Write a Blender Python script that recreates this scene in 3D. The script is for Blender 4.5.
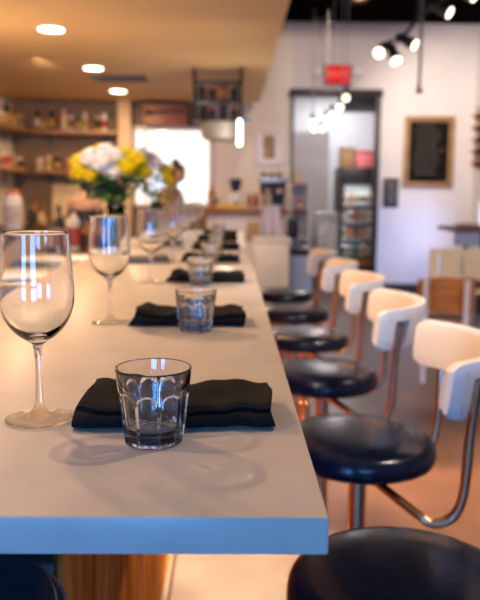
import bpy, bmesh, math, random
from math import sin, cos, pi, radians, sqrt, atan
from mathutils import Vector, Matrix
random.seed(7)
for o in list(bpy.data.objects):
    bpy.data.objects.remove(o, do_unlink=True)
SC = bpy.context.scene
COL = SC.collection

# ------------------------------------------------------------------ camera, world, large lights, exposure
CAM_Z = 1.267
def make_camera():
    f = 700.0; tilt = 85.0; shift = 19.0
    yaw = atan(9 / f); p = atan(tilt / f); roll = radians(0.5)
    fw = Vector((sin(yaw) * cos(p), cos(yaw) * cos(p), -sin(p)))
    r = Vector((cos(yaw), -sin(yaw), 0)); u = r.cross(fw)
    r2 = r * cos(roll) + u * sin(roll); u2 = u * cos(roll) - r * sin(roll)
    m = Matrix((r2, u2, -fw)).transposed().to_4x4()
    m.translation = (0, 0, CAM_Z)
    cd = bpy.data.cameras.new('camera'); co = bpy.data.objects.new('camera', cd); COL.objects.link(co)
    co.matrix_world = m
    cd.sensor_fit = 'AUTO'; cd.sensor_width = 36.0; cd.lens = 36.0 * f / 600.0
    cd.shift_y = -shift / 600.0; cd.clip_start = 0.02; cd.clip_end = 100
    cd.dof.use_dof = True; cd.dof.focus_distance = 0.725; cd.dof.aperture_fstop = 5.4
    SC.camera = co
make_camera()

W = bpy.data.worlds.new('daylight'); SC.world = W; W.use_nodes = True
W.node_tree.nodes['Background'].inputs[0].default_value = (1.0, 0.95, 0.88, 1)
W.node_tree.nodes['Background'].inputs[1].default_value = 1.6

SC.view_settings.view_transform = 'Standard'; SC.view_settings.look = 'None'
SC.view_settings.gamma = 1.0; SC.view_settings.use_curve_mapping = False
SC.view_settings.exposure = 0.0

WARM = (1.0, 0.62, 0.33); WARM2 = (1.0, 0.72, 0.48); DAY = (0.07, 0.35, 1.0)
def light(name, kind, loc, energy, color, size=0.1, target=None, size_y=None, angle=None, blend=0.5, caus=False):
    d = bpy.data.lights.new(name, kind); d.energy = energy; d.color = color
    if kind == 'AREA':
        d.size = size
        if size_y: d.shape = 'RECTANGLE'; d.size_y = size_y
        else: d.shape = 'DISK'
    if caus: d.cycles.is_caustics_light = True
    if kind == 'SPOT':
        d.shadow_soft_size = size; d.spot_size = radians(angle or 70); d.spot_blend = blend
    elif kind == 'POINT':
        d.shadow_soft_size = size
    o = bpy.data.objects.new(name, d); COL.objects.link(o); o.location = loc
    if target is None: target = (loc[0], loc[1], loc[2] - 1)
    dv = Vector(target) - Vector(loc)
    o.rotation_euler = dv.to_track_quat('-Z', 'Y').to_euler()
    return o
# daylight through the shopfront window behind the camera
for wx in (-1.9, 0.25): light('shopfront_daylight', 'AREA', (wx, -3.17, 1.05), 94, DAY, 1.1, (wx, 5, 1.05), 1.6)
# daylight through the side window in the right wall, farther up the room
light('side_window_daylight', 'AREA', (3.12, 8.45, 0.75), 15, (0.42, 0.54, 1.0), 0.7, (1.9, 9.25, 0.35), 0.9).data.spread = radians(110)

# ------------------------------------------------------------------ materials
MATS = {}
def mat(name, color, rough=0.5, metal=0.0, var=0.0, scale=8.0, bump=0.0, bscale=40.0, stretch=None, color2=None,
        emit=None, estr=0.0, coat=0.0, trans=0.0, ior=1.5, spec=None, rvar=0.0, sheen=0.0):
    if name in MATS: return MATS[name]
    m = bpy.data.materials.new(name); m.use_nodes = True
    nt = m.node_tree; b = nt.nodes['Principled BSDF']
    b.inputs['Roughness'].default_value = rough; b.inputs['Metallic'].default_value = metal
    b.inputs['IOR'].default_value = ior
    if coat: b.inputs['Coat Weight'].default_value = coat; b.inputs['Coat Roughness'].default_value = 0.08
    if trans: b.inputs['Transmission Weight'].default_value = trans
    if spec is not None: b.inputs['Specular IOR Level'].default_value = spec
    if sheen: b.inputs['Sheen Weight'].default_value = sheen
    c = (*color, 1)
    b.inputs['Base Color'].default_value = c
    if var or bump or rvar or color2:
        tc = nt.nodes.new('ShaderNodeTexCoord'); mp = nt.nodes.new('ShaderNodeMapping')
        nt.links.new(tc.outputs['Object'], mp.inputs[0])
        if stretch: mp.inputs['Scale'].default_value = stretch
        n = nt.nodes.new('ShaderNodeTexNoise'); n.inputs['Scale'].default_value = scale; n.inputs['Detail'].default_value = 6
        nt.links.new(mp.outputs[0], n.inputs[0])
        if var or color2:
            cr = nt.nodes.new('ShaderNodeValToRGB')
            lo = tuple(max(0, x * (1 - var)) for x in color); hi = color2 or tuple(min(1, x * (1 + var)) for x in color)
            cr.color_ramp.elements[0].position = 0.32; cr.color_ramp.elements[1].position = 0.68
            cr.color_ramp.elements[0].color = (*lo, 1); cr.color_ramp.elements[1].color = (*hi, 1)
            nt.links.new(n.outputs[0], cr.inputs[0]); nt.links.new(cr.outputs[0], b.inputs['Base Color'])
        if rvar:
            mr = nt.nodes.new('ShaderNodeMapRange'); mr.inputs[3].default_value = rough - rvar; mr.inputs[4].default_value = rough + rvar
            nt.links.new(n.outputs[0], mr.inputs[0]); nt.links.new(mr.outputs[0], b.inputs['Roughness'])
        if bump:
            n2 = nt.nodes.new('ShaderNodeTexNoise'); n2.inputs['Scale'].default_value = bscale; n2.inputs['Detail'].default_value = 4
            nt.links.new(mp.outputs[0], n2.inputs[0])
            bp = nt.nodes.new('ShaderNodeBump'); bp.inputs['Strength'].default_value = bump; bp.inputs['Distance'].default_value = 0.01
            nt.links.new(n2.outputs[0], bp.inputs['Height']); nt.links.new(bp.outputs[0], b.inputs['Normal'])
    if emit:
        b.inputs['Emission Color'].default_value = (*emit, 1); b.inputs['Emission Strength'].default_value = estr
    MATS[name] = m
    return m
def glass(name, color=(1, 1, 1), rough=0.0, ior=1.5, clear=0.0):
    """glass; clear > 0 lets that share of the light straight through where the wall is thin and faces the ray"""
    if name in MATS: return MATS[name]
    m = bpy.data.materials.new(name); m.use_nodes = True; nt = m.node_tree; nt.nodes.clear()
    out = nt.nodes.new('ShaderNodeOutputMaterial'); g = nt.nodes.new('ShaderNodeBsdfGlass')
    g.inputs['Color'].default_value = (*color, 1); g.inputs['Roughness'].default_value = rough; g.inputs['IOR'].default_value = ior
    if clear:
        t = nt.nodes.new('ShaderNodeBsdfTransparent'); mx = nt.nodes.new('ShaderNodeMixShader'); lw = nt.nodes.new('ShaderNodeLayerWeight'); mr = nt.nodes.new('ShaderNodeMapRange')
        t.inputs[0].default_value = (*color, 1)
        lw.inputs[0].default_value = 0.5; mr.inputs[1].default_value = 0.15; mr.inputs[2].default_value = 0.75; mr.inputs[3].default_value = 1 - clear; mr.inputs[4].default_value = 1.0
        nt.links.new(lw.outputs['Facing'], mr.inputs[0]); nt.links.new(mr.outputs[0], mx.inputs[0])
        nt.links.new(t.outputs[0], mx.inputs[1]); nt.links.new(g.outputs[0], mx.inputs[2]); nt.links.new(mx.outputs[0], out.inputs[0])
    else: nt.links.new(g.outputs[0], out.inputs[0])
    MATS[name] = m; return m
def pane_glass(name, tint=(1, 1, 1)):
    if name in MATS: return MATS[name]
    m = bpy.data.materials.new(name); m.use_nodes = True; nt = m.node_tree; nt.nodes.clear()
    out = nt.nodes.new('ShaderNodeOutputMaterial'); t = nt.nodes.new('ShaderNodeBsdfTransparent'); t.inputs[0].default_value = (*tint, 1)
    g = nt.nodes.new('ShaderNodeBsdfGlossy'); g.inputs['Roughness'].default_value = 0.02
    mx = nt.nodes.new('ShaderNodeMixShader'); fr = nt.nodes.new('ShaderNodeFresnel'); fr.inputs[0].default_value = 1.45
    nt.links.new(fr.outputs[0], mx.inputs[0]); nt.links.new(t.outputs[0], mx.inputs[1]); nt.links.new(g.outputs[0], mx.inputs[2])
    nt.links.new(mx.outputs[0], out.inputs[0]); MATS[name] = m; return m
def emis(name, color, s):
    return mat(name, (0.8, 0.8, 0.8), emit=color, estr=s)

QUARTZ = mat('quartz', (0.47, 0.41, 0.355), 0.30, spec=0.3, var=0.05, scale=18, color2=(0.50, 0.435, 0.375), rvar=0.03)
WOODP = mat('bar_plywood', (0.58, 0.19, 0.040), 0.7, spec=0.0, var=0.45, scale=4, stretch=(5, 5, 0.7), bump=0.1, bscale=30)
WOODT = mat('pale_trim_wood', (0.17, 0.065, 0.02), 0.4, var=0.2, scale=6, stretch=(6, 1, 6))
CREAMB = mat('cream_bench_wood', (0.74, 0.60, 0.40), 0.5, var=0.1, scale=6, stretch=(1, 5, 5))
WOODR = mat('red_brown_wood', (0.30, 0.10, 0.04), 0.4, var=0.3, scale=5, stretch=(1, 6, 6))
WOODM = mat('mid_wood', (0.33, 0.18, 0.075), 0.45, var=0.3, scale=5, stretch=(1, 5, 5))
WOODO = mat('orange_wood', (0.52, 0.20, 0.045), 0.35, var=0.2, scale=6, stretch=(1, 5, 5))
WOODC = mat('cream_wood', (0.72, 0.60, 0.44), 0.45, var=0.1, scale=6, stretch=(1, 5, 5))
FLOORM = mat('stained_concrete', (0.118, 0.066, 0.046), 0.32, var=0.35, scale=3, bump=0.04, bscale=25, rvar=0.06)
WALLM = mat('wall_paint', (0.70, 0.645, 0.64), 0.7, var=0.03, scale=3, bump=0.05, bscale=80)
WALLW = mat('cream_wall_paint', (0.80, 0.73, 0.64), 0.6, var=0.03, scale=3, bump=0.05, bscale=80)
SOFF = mat('soffit_paint', (0.88, 0.63, 0.34), 0.7, var=0.02, scale=2)
BLACKC = mat('black_ceiling', (0.006, 0.004, 0.003), 0.8, var=0.2, scale=4, spec=0.0)
BLACKM = mat('black_metal', (0.02, 0.018, 0.017), 0.42, var=0.2, scale=20)
BLACKP = mat('black_plastic', (0.018, 0.018, 0.02), 0.45, var=0.15, scale=15)
VINYL = mat('navy_vinyl_seat', (0.006, 0.009, 0.026), 0.20, var=0.3, scale=30, bump=0.03, bscale=120, rvar=0.03, spec=0.35)
CHROME = mat('warm_chrome', (0.85, 0.50, 0.29), 0.26, 1.0, var=0.08, scale=30)
STEEL = mat('steel', (0.52, 0.52, 0.52), 0.33, 1.0, var=0.08, scale=30)
SHELL = mat('cream_back_shell', (0.80, 0.66, 0.52), 0.38, var=0.06, scale=8)
COVER = mat('white_back_cover', (0.80, 0.78, 0.78), 0.4, var=0.05, scale=12, bump=0.05)
STITCH = mat('grey_stitching', (0.28, 0.29, 0.36), 0.7, var=0.1)
NAPK = mat('black_linen', (0.011, 0.0105, 0.011), 0.95, var=0.4, scale=300, bump=0.2, bscale=900, spec=0.1)
FGLASS = glass('foot_glass', (0.99, 0.99, 0.985), clear=0.94)
GLASS = glass('clear_glass', (0.99, 0.995, 0.99))
TGLASS = glass('tumbler_glass', (0.97, 0.975, 0.97), 0.0, 1.5)
PANE = pane_glass('window_pane')
WHITE = mat('white_paint', (0.80, 0.76, 0.72), 0.45, var=0.03)
WHITEC = mat('white_ceramic', (0.82, 0.80, 0.78), 0.25, var=0.03)
WHITEM = mat('white_enamel_metal', (0.78, 0.77, 0.82), 0.35, var=0.03)
LEAF = mat('stem_green', (0.05, 0.12, 0.03), 0.5, var=0.4, scale=20)
YEL = mat('yellow_petal', (0.85, 0.72, 0.015), 0.6, var=0.15, scale=30)
WHT = mat('white_petal', (0.90, 0.88, 0.84), 0.6, var=0.08, scale=30)
BLUEB = mat('pale_blue_plastic', (0.42, 0.52, 0.78), 0.45, var=0.06)
LILAC = mat('lilac_cloth', (0.62, 0.57, 0.68), 0.85, var=0.08, scale=20, bump=0.15)
CARD = mat('cardboard', (0.45, 0.27, 0.13), 0.75, var=0.12, scale=10)
PINK = mat('pink_card', (0.85, 0.22, 0.26), 0.6, var=0.1)
RED = mat('red_card', (0.55, 0.05, 0.05), 0.6, var=0.1)
GREYP = mat('grey_panel', (0.24, 0.24, 0.25), 0.5, var=0.1)
TEAL = mat('teal_plastic', (0.10, 0.42, 0.38), 0.4, var=0.1)
SKIN = mat('skin', (0.55, 0.32, 0.22), 0.5, var=0.08, scale=15)
HAIR = mat('dark_hair', (0.012, 0.008, 0.006), 0.45, var=0.4, scale=40, stretch=(8, 8, 1), bump=0.3)
PEACH = mat('peach_jar', (0.78, 0.42, 0.22), 0.3, var=0.1)

# ------------------------------------------------------------------ helpers
class B:
    def __init__(s): s.bm = bmesh.new()
    def _merge(s, t, M=None):
        if M is not None: t.transform(M)
        me = bpy.data.meshes.new('t'); t.to_mesh(me); t.free(); s.bm.from_mesh(me); bpy.data.meshes.remove(me); return s
    def box(s, c, d, bev=0.0, seg=2, rz=0.0, rx=0.0, ry=0.0):
        t = bmesh.new(); bmesh.ops.create_cube(t, size=1.0)
        bmesh.ops.scale(t, vec=d, verts=t.verts)
        if bev: bmesh.ops.bevel(t, geom=list(t.edges), offset=min(bev, min(d) * 0.45), segments=seg, affect='EDGES', profile=0.5)
        M = Matrix.Translation(c) @ Matrix.Rotation(rz, 4, 'Z') @ Matrix.Rotation(ry, 4, 'Y') @ Matrix.Rotation(rx, 4, 'X')
        return s._merge(t, M)
    def lathe(s, prof, c=(0, 0, 0), seg=24, M=None, close=False):
        t = bmesh.new(); rings = []
        for r, z in prof:
            if r < 1e-6: rings.append([t.verts.new((0, 0, z))])
            else: rings.append([t.verts.new((r * cos(2 * pi * k / seg), r * sin(2 * pi * k / seg), z)) for k in range(seg)])
        for a, b in zip(rings, rings[1:]):
            for k in range(seg):
                k2 = (k + 1) % seg
                q = []
                for v in (a[k % len(a)], a[k2 % len(a)], b[k2 % len(b)], b[k % len(b)]):
                    if v not in q: q.append(v)
                if len(q) > 2: t.faces.new(q)
        bmesh.ops.recalc_face_normals(t, faces=t.faces) if close else None
        return s._merge(t, (Matrix.Translation(c) @ M) if M is not None else Matrix.Translation(c))
    def cyl(s, c, r, h, seg=20, bev=0.0, M=None, r2=None):
        r2 = r if r2 is None else r2
        b = min(bev, r * 0.4, h * 0.4)
        prof = [(0, 0), (r - b, 0)] + ([(r, b), (r2, h - b)] if b else [(r2, h)]) + ([(r2 - b, h)] if b else []) + [(0, h)]
        return s.lathe(prof, c, seg, M)
    def sphere(s, c, r, sc=(1, 1, 1), seg=16, rings=10):
        t = bmesh.new(); bmesh.ops.create_uvsphere(t, u_segments=seg, v_segments=rings, radius=r)
        return s._merge(t, Matrix.Translation(c) @ Matrix.Diagonal((*sc, 1)))
    def tube(s, pts, r, seg=10, sub=6, smooth=True, flat=None):
        P = [Vector(p) for p in pts]
        if smooth and len(P) > 2:
            Q = []
            for i in range(len(P) - 1):
                p0 = P[max(i - 1, 0)]; p1 = P[i]; p2 = P[i + 1]; p3 = P[min(i + 2, len(P) - 1)]
                for k in range(sub):
                    u = k / sub
                    Q.append(0.5 * ((2 * p1) + (p2 - p0) * u + (2 * p0 - 5 * p1 + 4 * p2 - p3) * u * u + (3 * p1 - p0 - 3 * p2 + p3) * u ** 3))
            Q.append(P[-1]); P = Q
        t = bmesh.new(); rings = []; n = None
        for i, p in enumerate(P):
            tg = (P[min(i + 1, len(P) - 1)] - P[max(i - 1, 0)]).normalized()
            if n is None: n = tg.orthogonal().normalized()
            n = (n - tg * n.dot(tg)).normalized(); b = tg.cross(n)
            rr = r[min(int(i / max(1, len(P) - 1) * (len(r) - 1) + .5), len(r) - 1)] if isinstance(r, (list, tuple)) else r
            rings.append([t.verts.new(p + (n * cos(2 * pi * k / seg) + b * sin(2 * pi * k / seg)) * rr) for k in range(seg)])
        for a, b2 in zip(rings, rings[1:]):
            for k in range(seg): t.faces.new((a[k], a[(k + 1) % seg], b2[(k + 1) % seg], b2[k]))
        t.faces.new(rings[0][::-1]); t.faces.new(rings[-1])
        return s._merge(t)
    def grid(s, fn, nu, nv, mask=None):
        """thick sheet: fn(u, v, side) with side 0 or 1, cells kept where mask(i, j) holds"""
        t = bmesh.new(); V = [[[None] * (nv + 1) for _ in range(nu + 1)] for _ in (0, 1)]
        def g(sd, i, j):
            if V[sd][i][j] is None: V[sd][i][j] = t.verts.new(fn(i / nu, j / nv, sd))
            return V[sd][i][j]
        ok = lambda i, j: 0 <= i < nu and 0 <= j < nv and (mask is None or mask(i, j))
        for i in range(nu):
            for j in range(nv):
                if not ok(i, j): continue
                c = [(i, j), (i + 1, j), (i + 1, j + 1), (i, j + 1)]
                t.faces.new([g(0, *q) for q in c]); t.faces.new([g(1, *q) for q in c[::-1]])
                for (di, dj), (a, b) in (((0, -1), (0, 1)), ((1, 0), (1, 2)), ((0, 1), (2, 3)), ((-1, 0), (3, 0))):
                    if not ok(i + di, j + dj):
                        t.faces.new((g(0, *c[b]), g(0, *c[a]), g(1, *c[a]), g(1, *c[b])))
        bmesh.ops.recalc_face_normals(t, faces=t.faces)
        return s._merge(t)
    def mesh(s, name, sharp=40):
        me = bpy.data.meshes.new(name); s.bm.to_mesh(me); s.bm.free()
        me.polygons.foreach_set('use_smooth', [True] * len(me.polygons))
        if sharp: me.set_sharp_from_angle(angle=radians(sharp))
        return me
    def done(s, name, m, parent=None, loc=(0, 0, 0), rz=0.0, sharp=40, label=None):
        return link(name, s.mesh(name, sharp), m, parent, loc, rz, label)
def link(name, me, m, parent=None, loc=(0, 0, 0), rz=0.0, label=None):
    if m is not None and not me.materials: me.materials.append(m)
    o = bpy.data.objects.new(name, me); COL.objects.link(o); o.location = loc; o.rotation_euler = (0, 0, rz)
    if parent: o.parent = parent
    if label: o['label'] = label
    return o
def tag(o, label, cat, group=None, kind=None):
    o['label'] = label; o['category'] = cat
    if group: o['group'] = group
    if kind: o['kind'] = kind
    return o
def thing(name, label, cat, loc=(0, 0, 0), rz=0.0, group=None):
    o = bpy.data.objects.new(name, None); COL.objects.link(o); o.location = loc; o.rotation_euler = (0, 0, rz)
    o.empty_display_size = 0.05
    return tag(o, label, cat, group)
def kids(o): return [c for c in COL.objects if c.parent == o]
def dup(src, loc, rz=0.0, label=None, group=None, scale=None):
    r = src.copy(); COL.objects.link(r); r.location = loc; r.rotation_euler = (0, 0, rz)
    if scale: r.scale = scale
    if label: r['label'] = label
    if group: r['group'] = group
    def rec(a, b):
        for ch in kids(a):
            c = ch.copy(); COL.objects.link(c); c.parent = b; rec(ch, c)
    rec(src, r)
    return r
def struct(name, b, m, label=None, sharp=40):
    o = b.done(name, m, sharp=sharp); o['kind'] = 'structure'
    if label: o['label'] = label
    return o
ORD = ['leftmost', 'second', 'third', 'fourth', 'fifth', 'sixth', 'seventh', 'eighth', 'ninth', 'tenth', 'eleventh', 'twelfth', 'thirteenth', 'fourteenth']
def nth(i): return 'leftmost' if i == 0 else ORD[i] + ' from the left'

# ------------------------------------------------------------------ the room
XL, XR, YB, YF, ZC, ZS = -2.85, 3.17, 9.3, -3.2, 3.49, 2.455
struct('floor', B().box((0.15, 5.0, -0.05), (6.5, 17.6, 0.1)), FLOORM, 'reddish brown polished concrete floor')
b = B()
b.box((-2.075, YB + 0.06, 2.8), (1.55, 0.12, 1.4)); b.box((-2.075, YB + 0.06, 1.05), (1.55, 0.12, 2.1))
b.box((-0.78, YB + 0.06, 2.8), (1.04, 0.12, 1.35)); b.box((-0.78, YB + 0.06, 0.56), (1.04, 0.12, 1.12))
struct('wall_back', b, mat('shaded_kitchen_wall', (0.20, 0.13, 0.08), 0.65, var=0.06, scale=3), 'cream kitchen wall at the far end')  # shade put into the colour: cream wall darkened to brown
struct('wall_back_counter', B().box((0.26, YB + 0.06, 1.75), (1.04, 0.12, 3.5)), WALLW, 'cream wall behind the service counter')
b = B(); b.box((1.34, YB + 0.06, 3.03), (1.12, 0.12, 0.92)); b.box((2.535, YB + 0.06, 1.75), (1.27, 0.12, 3.5))
struct('wall_back_dining', b, WALLM, 'pale pinkish white wall with the exit sign')
struct('wall_left', B().box((XL - 0.06, 3.05, 1.75), (0.12, 12.6, 3.5)), WALLW, 'cream wall behind the bar')
b = B(); b.box((XR + 0.06, 3.05, 1.75), (0.12, 12.6, 3.5))
struct('wall_right', b, WALLM, 'pale wall at the right of the dining area')
b = B(); b.box((0.15, YF - 0.06, 1.75), (6.2, 0.12, 3.5))
struct('wall_front', b, mat('dark_front_wall', (0.10, 0.075, 0.06), 0.7, var=0.1), 'shopfront wall behind the camera')
struct('ceiling', B().box((0.15, 3.05, ZC + 0.05), (6.3, 12.6, 0.1)), BLACKC, 'black painted ceiling')
b = B(); b.box((-1.25, 3.05, ZS + 0.05), (3.2, 12.2, 0.1), 0.004)
struct('ceiling_lowered', b, SOFF, 'tan lowered ceiling over the bar')
struct('wall_bulkhead', B().box((0.34, 3.05, (ZS + ZC) / 2 + 0.05), (0.03, 12.2, ZC - ZS - 0.1)), WALLM)
# shopfront windows behind the camera
for i, wx in enumerate((-1.9, 0.25)):
    b = B()
    for x in (wx - 0.6, wx + 0.6): b.box((x, YF + 0.06, 1.05), (0.09, 0.05, 1.66), 0.004)
    for z in (0.22, 1.2, 1.88): b.box((wx, YF + 0.06, z), (1.2, 0.05, 0.07), 0.004)
    w = struct('window_%d' % (i + 2), b, BLACKM, 'black framed shopfront window behind the camera, %s' % ('left one', 'right one')[i])
    B().box((wx, YF + 0.008, 1.05), (1.15, 0.01, 1.6)).done('pane', emis('daylit_pane', (0.30, 0.55, 1.0), 1.5), w)
# low side window in the right wall near the far end
b = B()
for y in (8.02, 8.88): b.box((XR - 0.02, y, 0.75), (0.04, 0.06, 1.06), 0.004)
for z in (0.25, 1.25): b.box((XR - 0.02, 8.45, z), (0.04, 0.92, 0.06), 0.004)
w = struct('window_4', b, WHITE, 'low white side window in the right wall')
B().box((XR - 0.006, 8.45, 0.75), (0.01, 0.84, 0.96)).done('pane', emis('daylit_side_pane', (0.45, 0.56, 1.0), 1.5), w)
# kitchen window in the back wall
b = B()
for x in (-1.28, -0.28): b.box((x, YB + 0.0, 1.635), (0.045, 0.1, 1.02), 0.004)
for z in (1.14, 2.13): b.box((-0.78, YB + 0.0, z), (1.04, 0.1, 0.045), 0.004)
b.box((-1.13, YB + 0.02, 1.635), (0.03, 0.06, 1.0), 0.003)
w = struct('window_1', b, WHITE, 'bright white window in the back wall')
p = B().box((-0.78, YB + 0.05, 1.635), (1.0, 0.006, 1.0)).done('pane', PANE, w)
# dark door frame of the passage
b = B(); b.box((1.34, YB - 0.01, 2.60), (1.2, 0.16, 0.09), 0.004); b.box((1.895, YB - 0.01, 1.28), (0.05, 0.16, 2.56), 0.004); b.box((0.785, YB - 0.01, 1.28), (0.02, 0.16, 2.56), 0.004)
struct('trim_1', b, BLACKM, 'black frame of the passage opening')
struct('trim_2', B().box((1.74, YB + 0.35, 2.50), (0.50, 0.30, 0.16), 0.004), BLACKM, 'black box beam inside the passage opening')
# room beyond the passage
PASS = mat('passage_paint', (0.56, 0.545, 0.55), 0.7, var=0.03)
b = B(); b.box((1.7, 12.9, 1.6), (2.4, 0.1, 3.2)); b.box((0.52, 11.1, 1.6), (0.1, 3.4, 3.2)); b.box((2.85, 11.1, 1.6), (0.1, 3.4, 3.2))
struct('wall_passage', b, PASS, 'grey white walls of the passage')
struct('ceiling_passage', B().box((1.7, 11.14, 3.2), (2.4, 3.4, 0.08)), PASS)
struct('wall_passage_divider', B().box((1.05, 11.0, 1.13), (0.9, 0.1, 2.26)), mat('passage_divider', (0.46, 0.43, 0.43), 0.7, var=0.03))
b = B(); b.box((2.53, YB - 0.012, 0.06), (1.27, 0.024, 0.12), 0.003)
struct('baseboard_back', b, BLACKM)
# dark beams under the black ceiling
for i, (y, lab) in enumerate(((7.6, 'nearer black duct under the ceiling, running crosswise'), (5.4, 'black ceiling beam over the stools'))):
    b = B().box((0.95 if i == 0 else 1.75, y, ZC - 0.11), (1.18 if i == 0 else 2.75, 0.34, 0.22), 0.01)
    o = struct('ceiling_beam', b, BLACKC, lab)
# pillar between shelves and kitchen window
struct('pillar', B().box((-1.375, 9.2, ZS / 2), (0.17, 0.2, ZS), 0.006), mat('pillar_paint', (0.62, 0.47, 0.30), 0.6, var=0.04), 'tan pillar beside the kitchen shelves')

# ------------------------------------------------------------------ lamps of the room, and unseen added lights
def downlight(x, y, lab, e=20):
    t = thing('downlight', lab, 'ceiling light', (x, y, ZS), group='recessed downlights in the lowered ceiling')
    b = B(); b.lathe([(0.088, 0.002), (0.088, -0.006), (0.108, -0.010), (0.112, 0.0), (0.112, 0.004)], seg=32); b.done('trim_ring', WHITE, t)
    B().cyl((0, 0, -0.004), 0.088, 0.003, 32).done('diffuser', emis('downlight_glow', (1.0, 0.86, 0.62), 14), t)
    light('downlight_lamp', 'AREA', (x, y, ZS - 0.014), 9 if y < 6 else e, WARM, 0.17)
dl = {5.266: 'recessed downlight in the tan ceiling, nearest and largest of those in view', 6.822: 'recessed downlight in the tan ceiling, middle one of three in view',
      8.279: 'recessed downlight in the tan ceiling, farthest, just beyond the vent'}
for y in (0.6, 2.15, 3.71, 5.266, 6.822, 8.279):
    if y in dl: downlight(-1.315, y, dl[y])
    else: light('downlight_lamp', 'AREA', (-1.315, y, ZS - 0.014), {0.6: 18, 2.15: 66, 3.71: 10}.get(y, 30), WARM, 0.12, caus=(y < 3))
# unseen spots added to brighten shelves, flowers, far counter and stool backs
light('fill_spot', 'SPOT', (-1.7, 6.3, 2.40), 95, (1.0, 0.66, 0.36), 0.06, (-2.1, 9.2, 1.4), angle=75)
light('fill_spot', 'SPOT', (-0.85, 1.9, 2.42), 85, (1.0, 0.74, 0.44), 0.06, (-0.57, 3.6, 1.35), angle=36)
light('fill_spot', 'SPOT', (0.62, 5.0, 3.3), 120, (1.0, 0.84, 0.70), 0.06, (0.35, 8.4, 1.0), angle=42)
light('stool_back_fill', 'SPOT', (-0.25, 0.9, 2.42), 68, (1.0, 0.88, 0.76), 0.06, (0.62, 2.4, 0.9), angle=40)
# air vent
t = thing('ceiling_vent', 'grey slatted air vent in the tan ceiling between two downlights', 'vent', (-1.16, 7.38, ZS))
b = B()
for y in (-.17, .17): b.box((0, y, -0.006), (0.56, 0.03, 0.012), 0.003)
for x in (-.27, .27): b.box((x, 0, -0.006), (0.03, 0.36, 0.012), 0.003)
b.done('frame', GREYP, t)
b = B()
for k in range(9): b.box((0, -0.14 + 0.035 * k, -0.006), (0.52, 0.024, 0.003), rx=0.5)
b.done('slats', GREYP, t)

# unseen uplight added along the left kitchen wall to brighten the tan ceiling
light('ceiling_fill', 'AREA', (-2.72, 5.0, 2.12), 44, (1.0, 0.62, 0.30), 0.06, (-2.1, 5.0, 3.0), 7.0)
# globe pendants hanging in a row towards the passage
def globe(x, y, z, lab):
    t = thing('globe_pendant', lab, 'pendant light', (x, y, z), group='row of globe pendants towards the passage')
    B().sphere((0, 0, 0), 0.031).done('globe', emis('globe_glow', (1.0, 0.86, 0.62), 3.2), t)
    B().cyl((0, 0, 0.05), 0.022, 0.05, 14, 0.004).done('socket', BLACKM, t)
    B().cyl((0, 0, 0.1), 0.004, ZC - z - 0.1, 8).done('cord', mat('grey_cord', (0.3, 0.3, 0.3), 0.6), t)
    B().cyl((0, 0, ZC - z - 0.02), 0.045, 0.02, 18, 0.004).done('ceiling_plate', BLACKM, t)
gp = [((0.983, 6.195), 'round glowing globe pendant, nearest and highest in its row'), ((1.035, 6.85), 'round glowing globe pendant, second nearest of its row'),
      ((1.047, 7.5), 'round glowing globe pendant, third nearest of its row'), ((1.05, 7.95), 'round glowing globe pendant, fourth nearest of its row'),
      ((0.927, 8.25), 'round glowing globe pendant, a little left of its row'), ((1.14, 9.05), 'round glowing globe pendant before the passage, rightmost of the far pair'),
      ((1.045, 9.1), 'round glowing globe pendant before the passage, leftmost of the far pair')]
for (x, y), lab in gp: globe(x, y, 2.117, lab)

# track spotlights
track = thing('ceiling_track', 'black lighting pipe hung below the dark ceiling', 'lighting track', (1.42, 5.3, 0))
B().tube([(-0.02, 0.2, 2.62), (0.3, -1.2, 2.75)], 0.012, smooth=False).done('pipe', BLACKM, track)
for yy in (0.18, -1.1): B().tube([((-0.02 if yy > 0 else 0.28), yy, 2.62 if yy > 0 else 2.74), ((-0.02 if yy > 0 else 0.28), yy, ZC)], 0.012, smooth=False).done('drop_rod', BLACKM, track)
B().tube([(-0.02, 0.2, 2.62), (-0.12, 0.2, 2.50), (-0.28, 0.2, 2.42)], 0.012).done('arm', BLACKM, track)
SPOTGL = emis('spot_glow', (1.0, 0.82, 0.58), 5)
def spot(loc, aim, hang, lab, e=55, lamp=False):
    t = thing('track_spotlight', lab, 'spotlight', loc, group='black spotlights on the ceiling pipe')
    d = (Vector(aim) - Vector(loc)).normalized(); M = d.to_track_quat('Z', 'Y').to_matrix().to_4x4()
    B().lathe([(0, -0.17), (0.03, -0.168), (0.034, -0.10), (0.044, -0.04), (0.046, 0.0), (0.041, 0.0), (0.038, -0.012), (0, -0.012)], seg=24, M=M).done('lamp_head', BLACKM, t)
    B().lathe([(0, -0.001), (0.0405, -0.001), (0.0405, -0.008)], seg=24, M=M).done('lens', SPOTGL, t)
    back = d * -0.12
    B().tube([tuple(back), tuple(back * 0.7 + (Vector(hang) - Vector(loc)) * 0.3), tuple(Vector(hang) - Vector(loc))], 0.009).done('bracket', BLACKM, t)
    if lamp: light('unseen_spot', 'SPOT', tuple(Vector(loc) + d * 0.03), e, WARM2, 0.04, tuple(Vector(loc) + d), angle=80)
spot((1.116, 5.5, 2.359), (0.6, 4.5, 1.70), (1.15, 5.56, 2.45), 'black track spotlight, leftmost of the hanging cluster of three', 9)
spot((1.241, 5.46, 2.294), (1.45, 4.6, 1.2), (1.30, 5.5, 2.50), 'black track spotlight, lowest and middle one of the hanging cluster', 9)
spot((1.39, 5.5, 2.422), (2.2, 4.9, 1.85), (1.40, 5.5, 2.60), 'black track spotlight, rightmost of the hanging cluster of three', 9)
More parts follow.
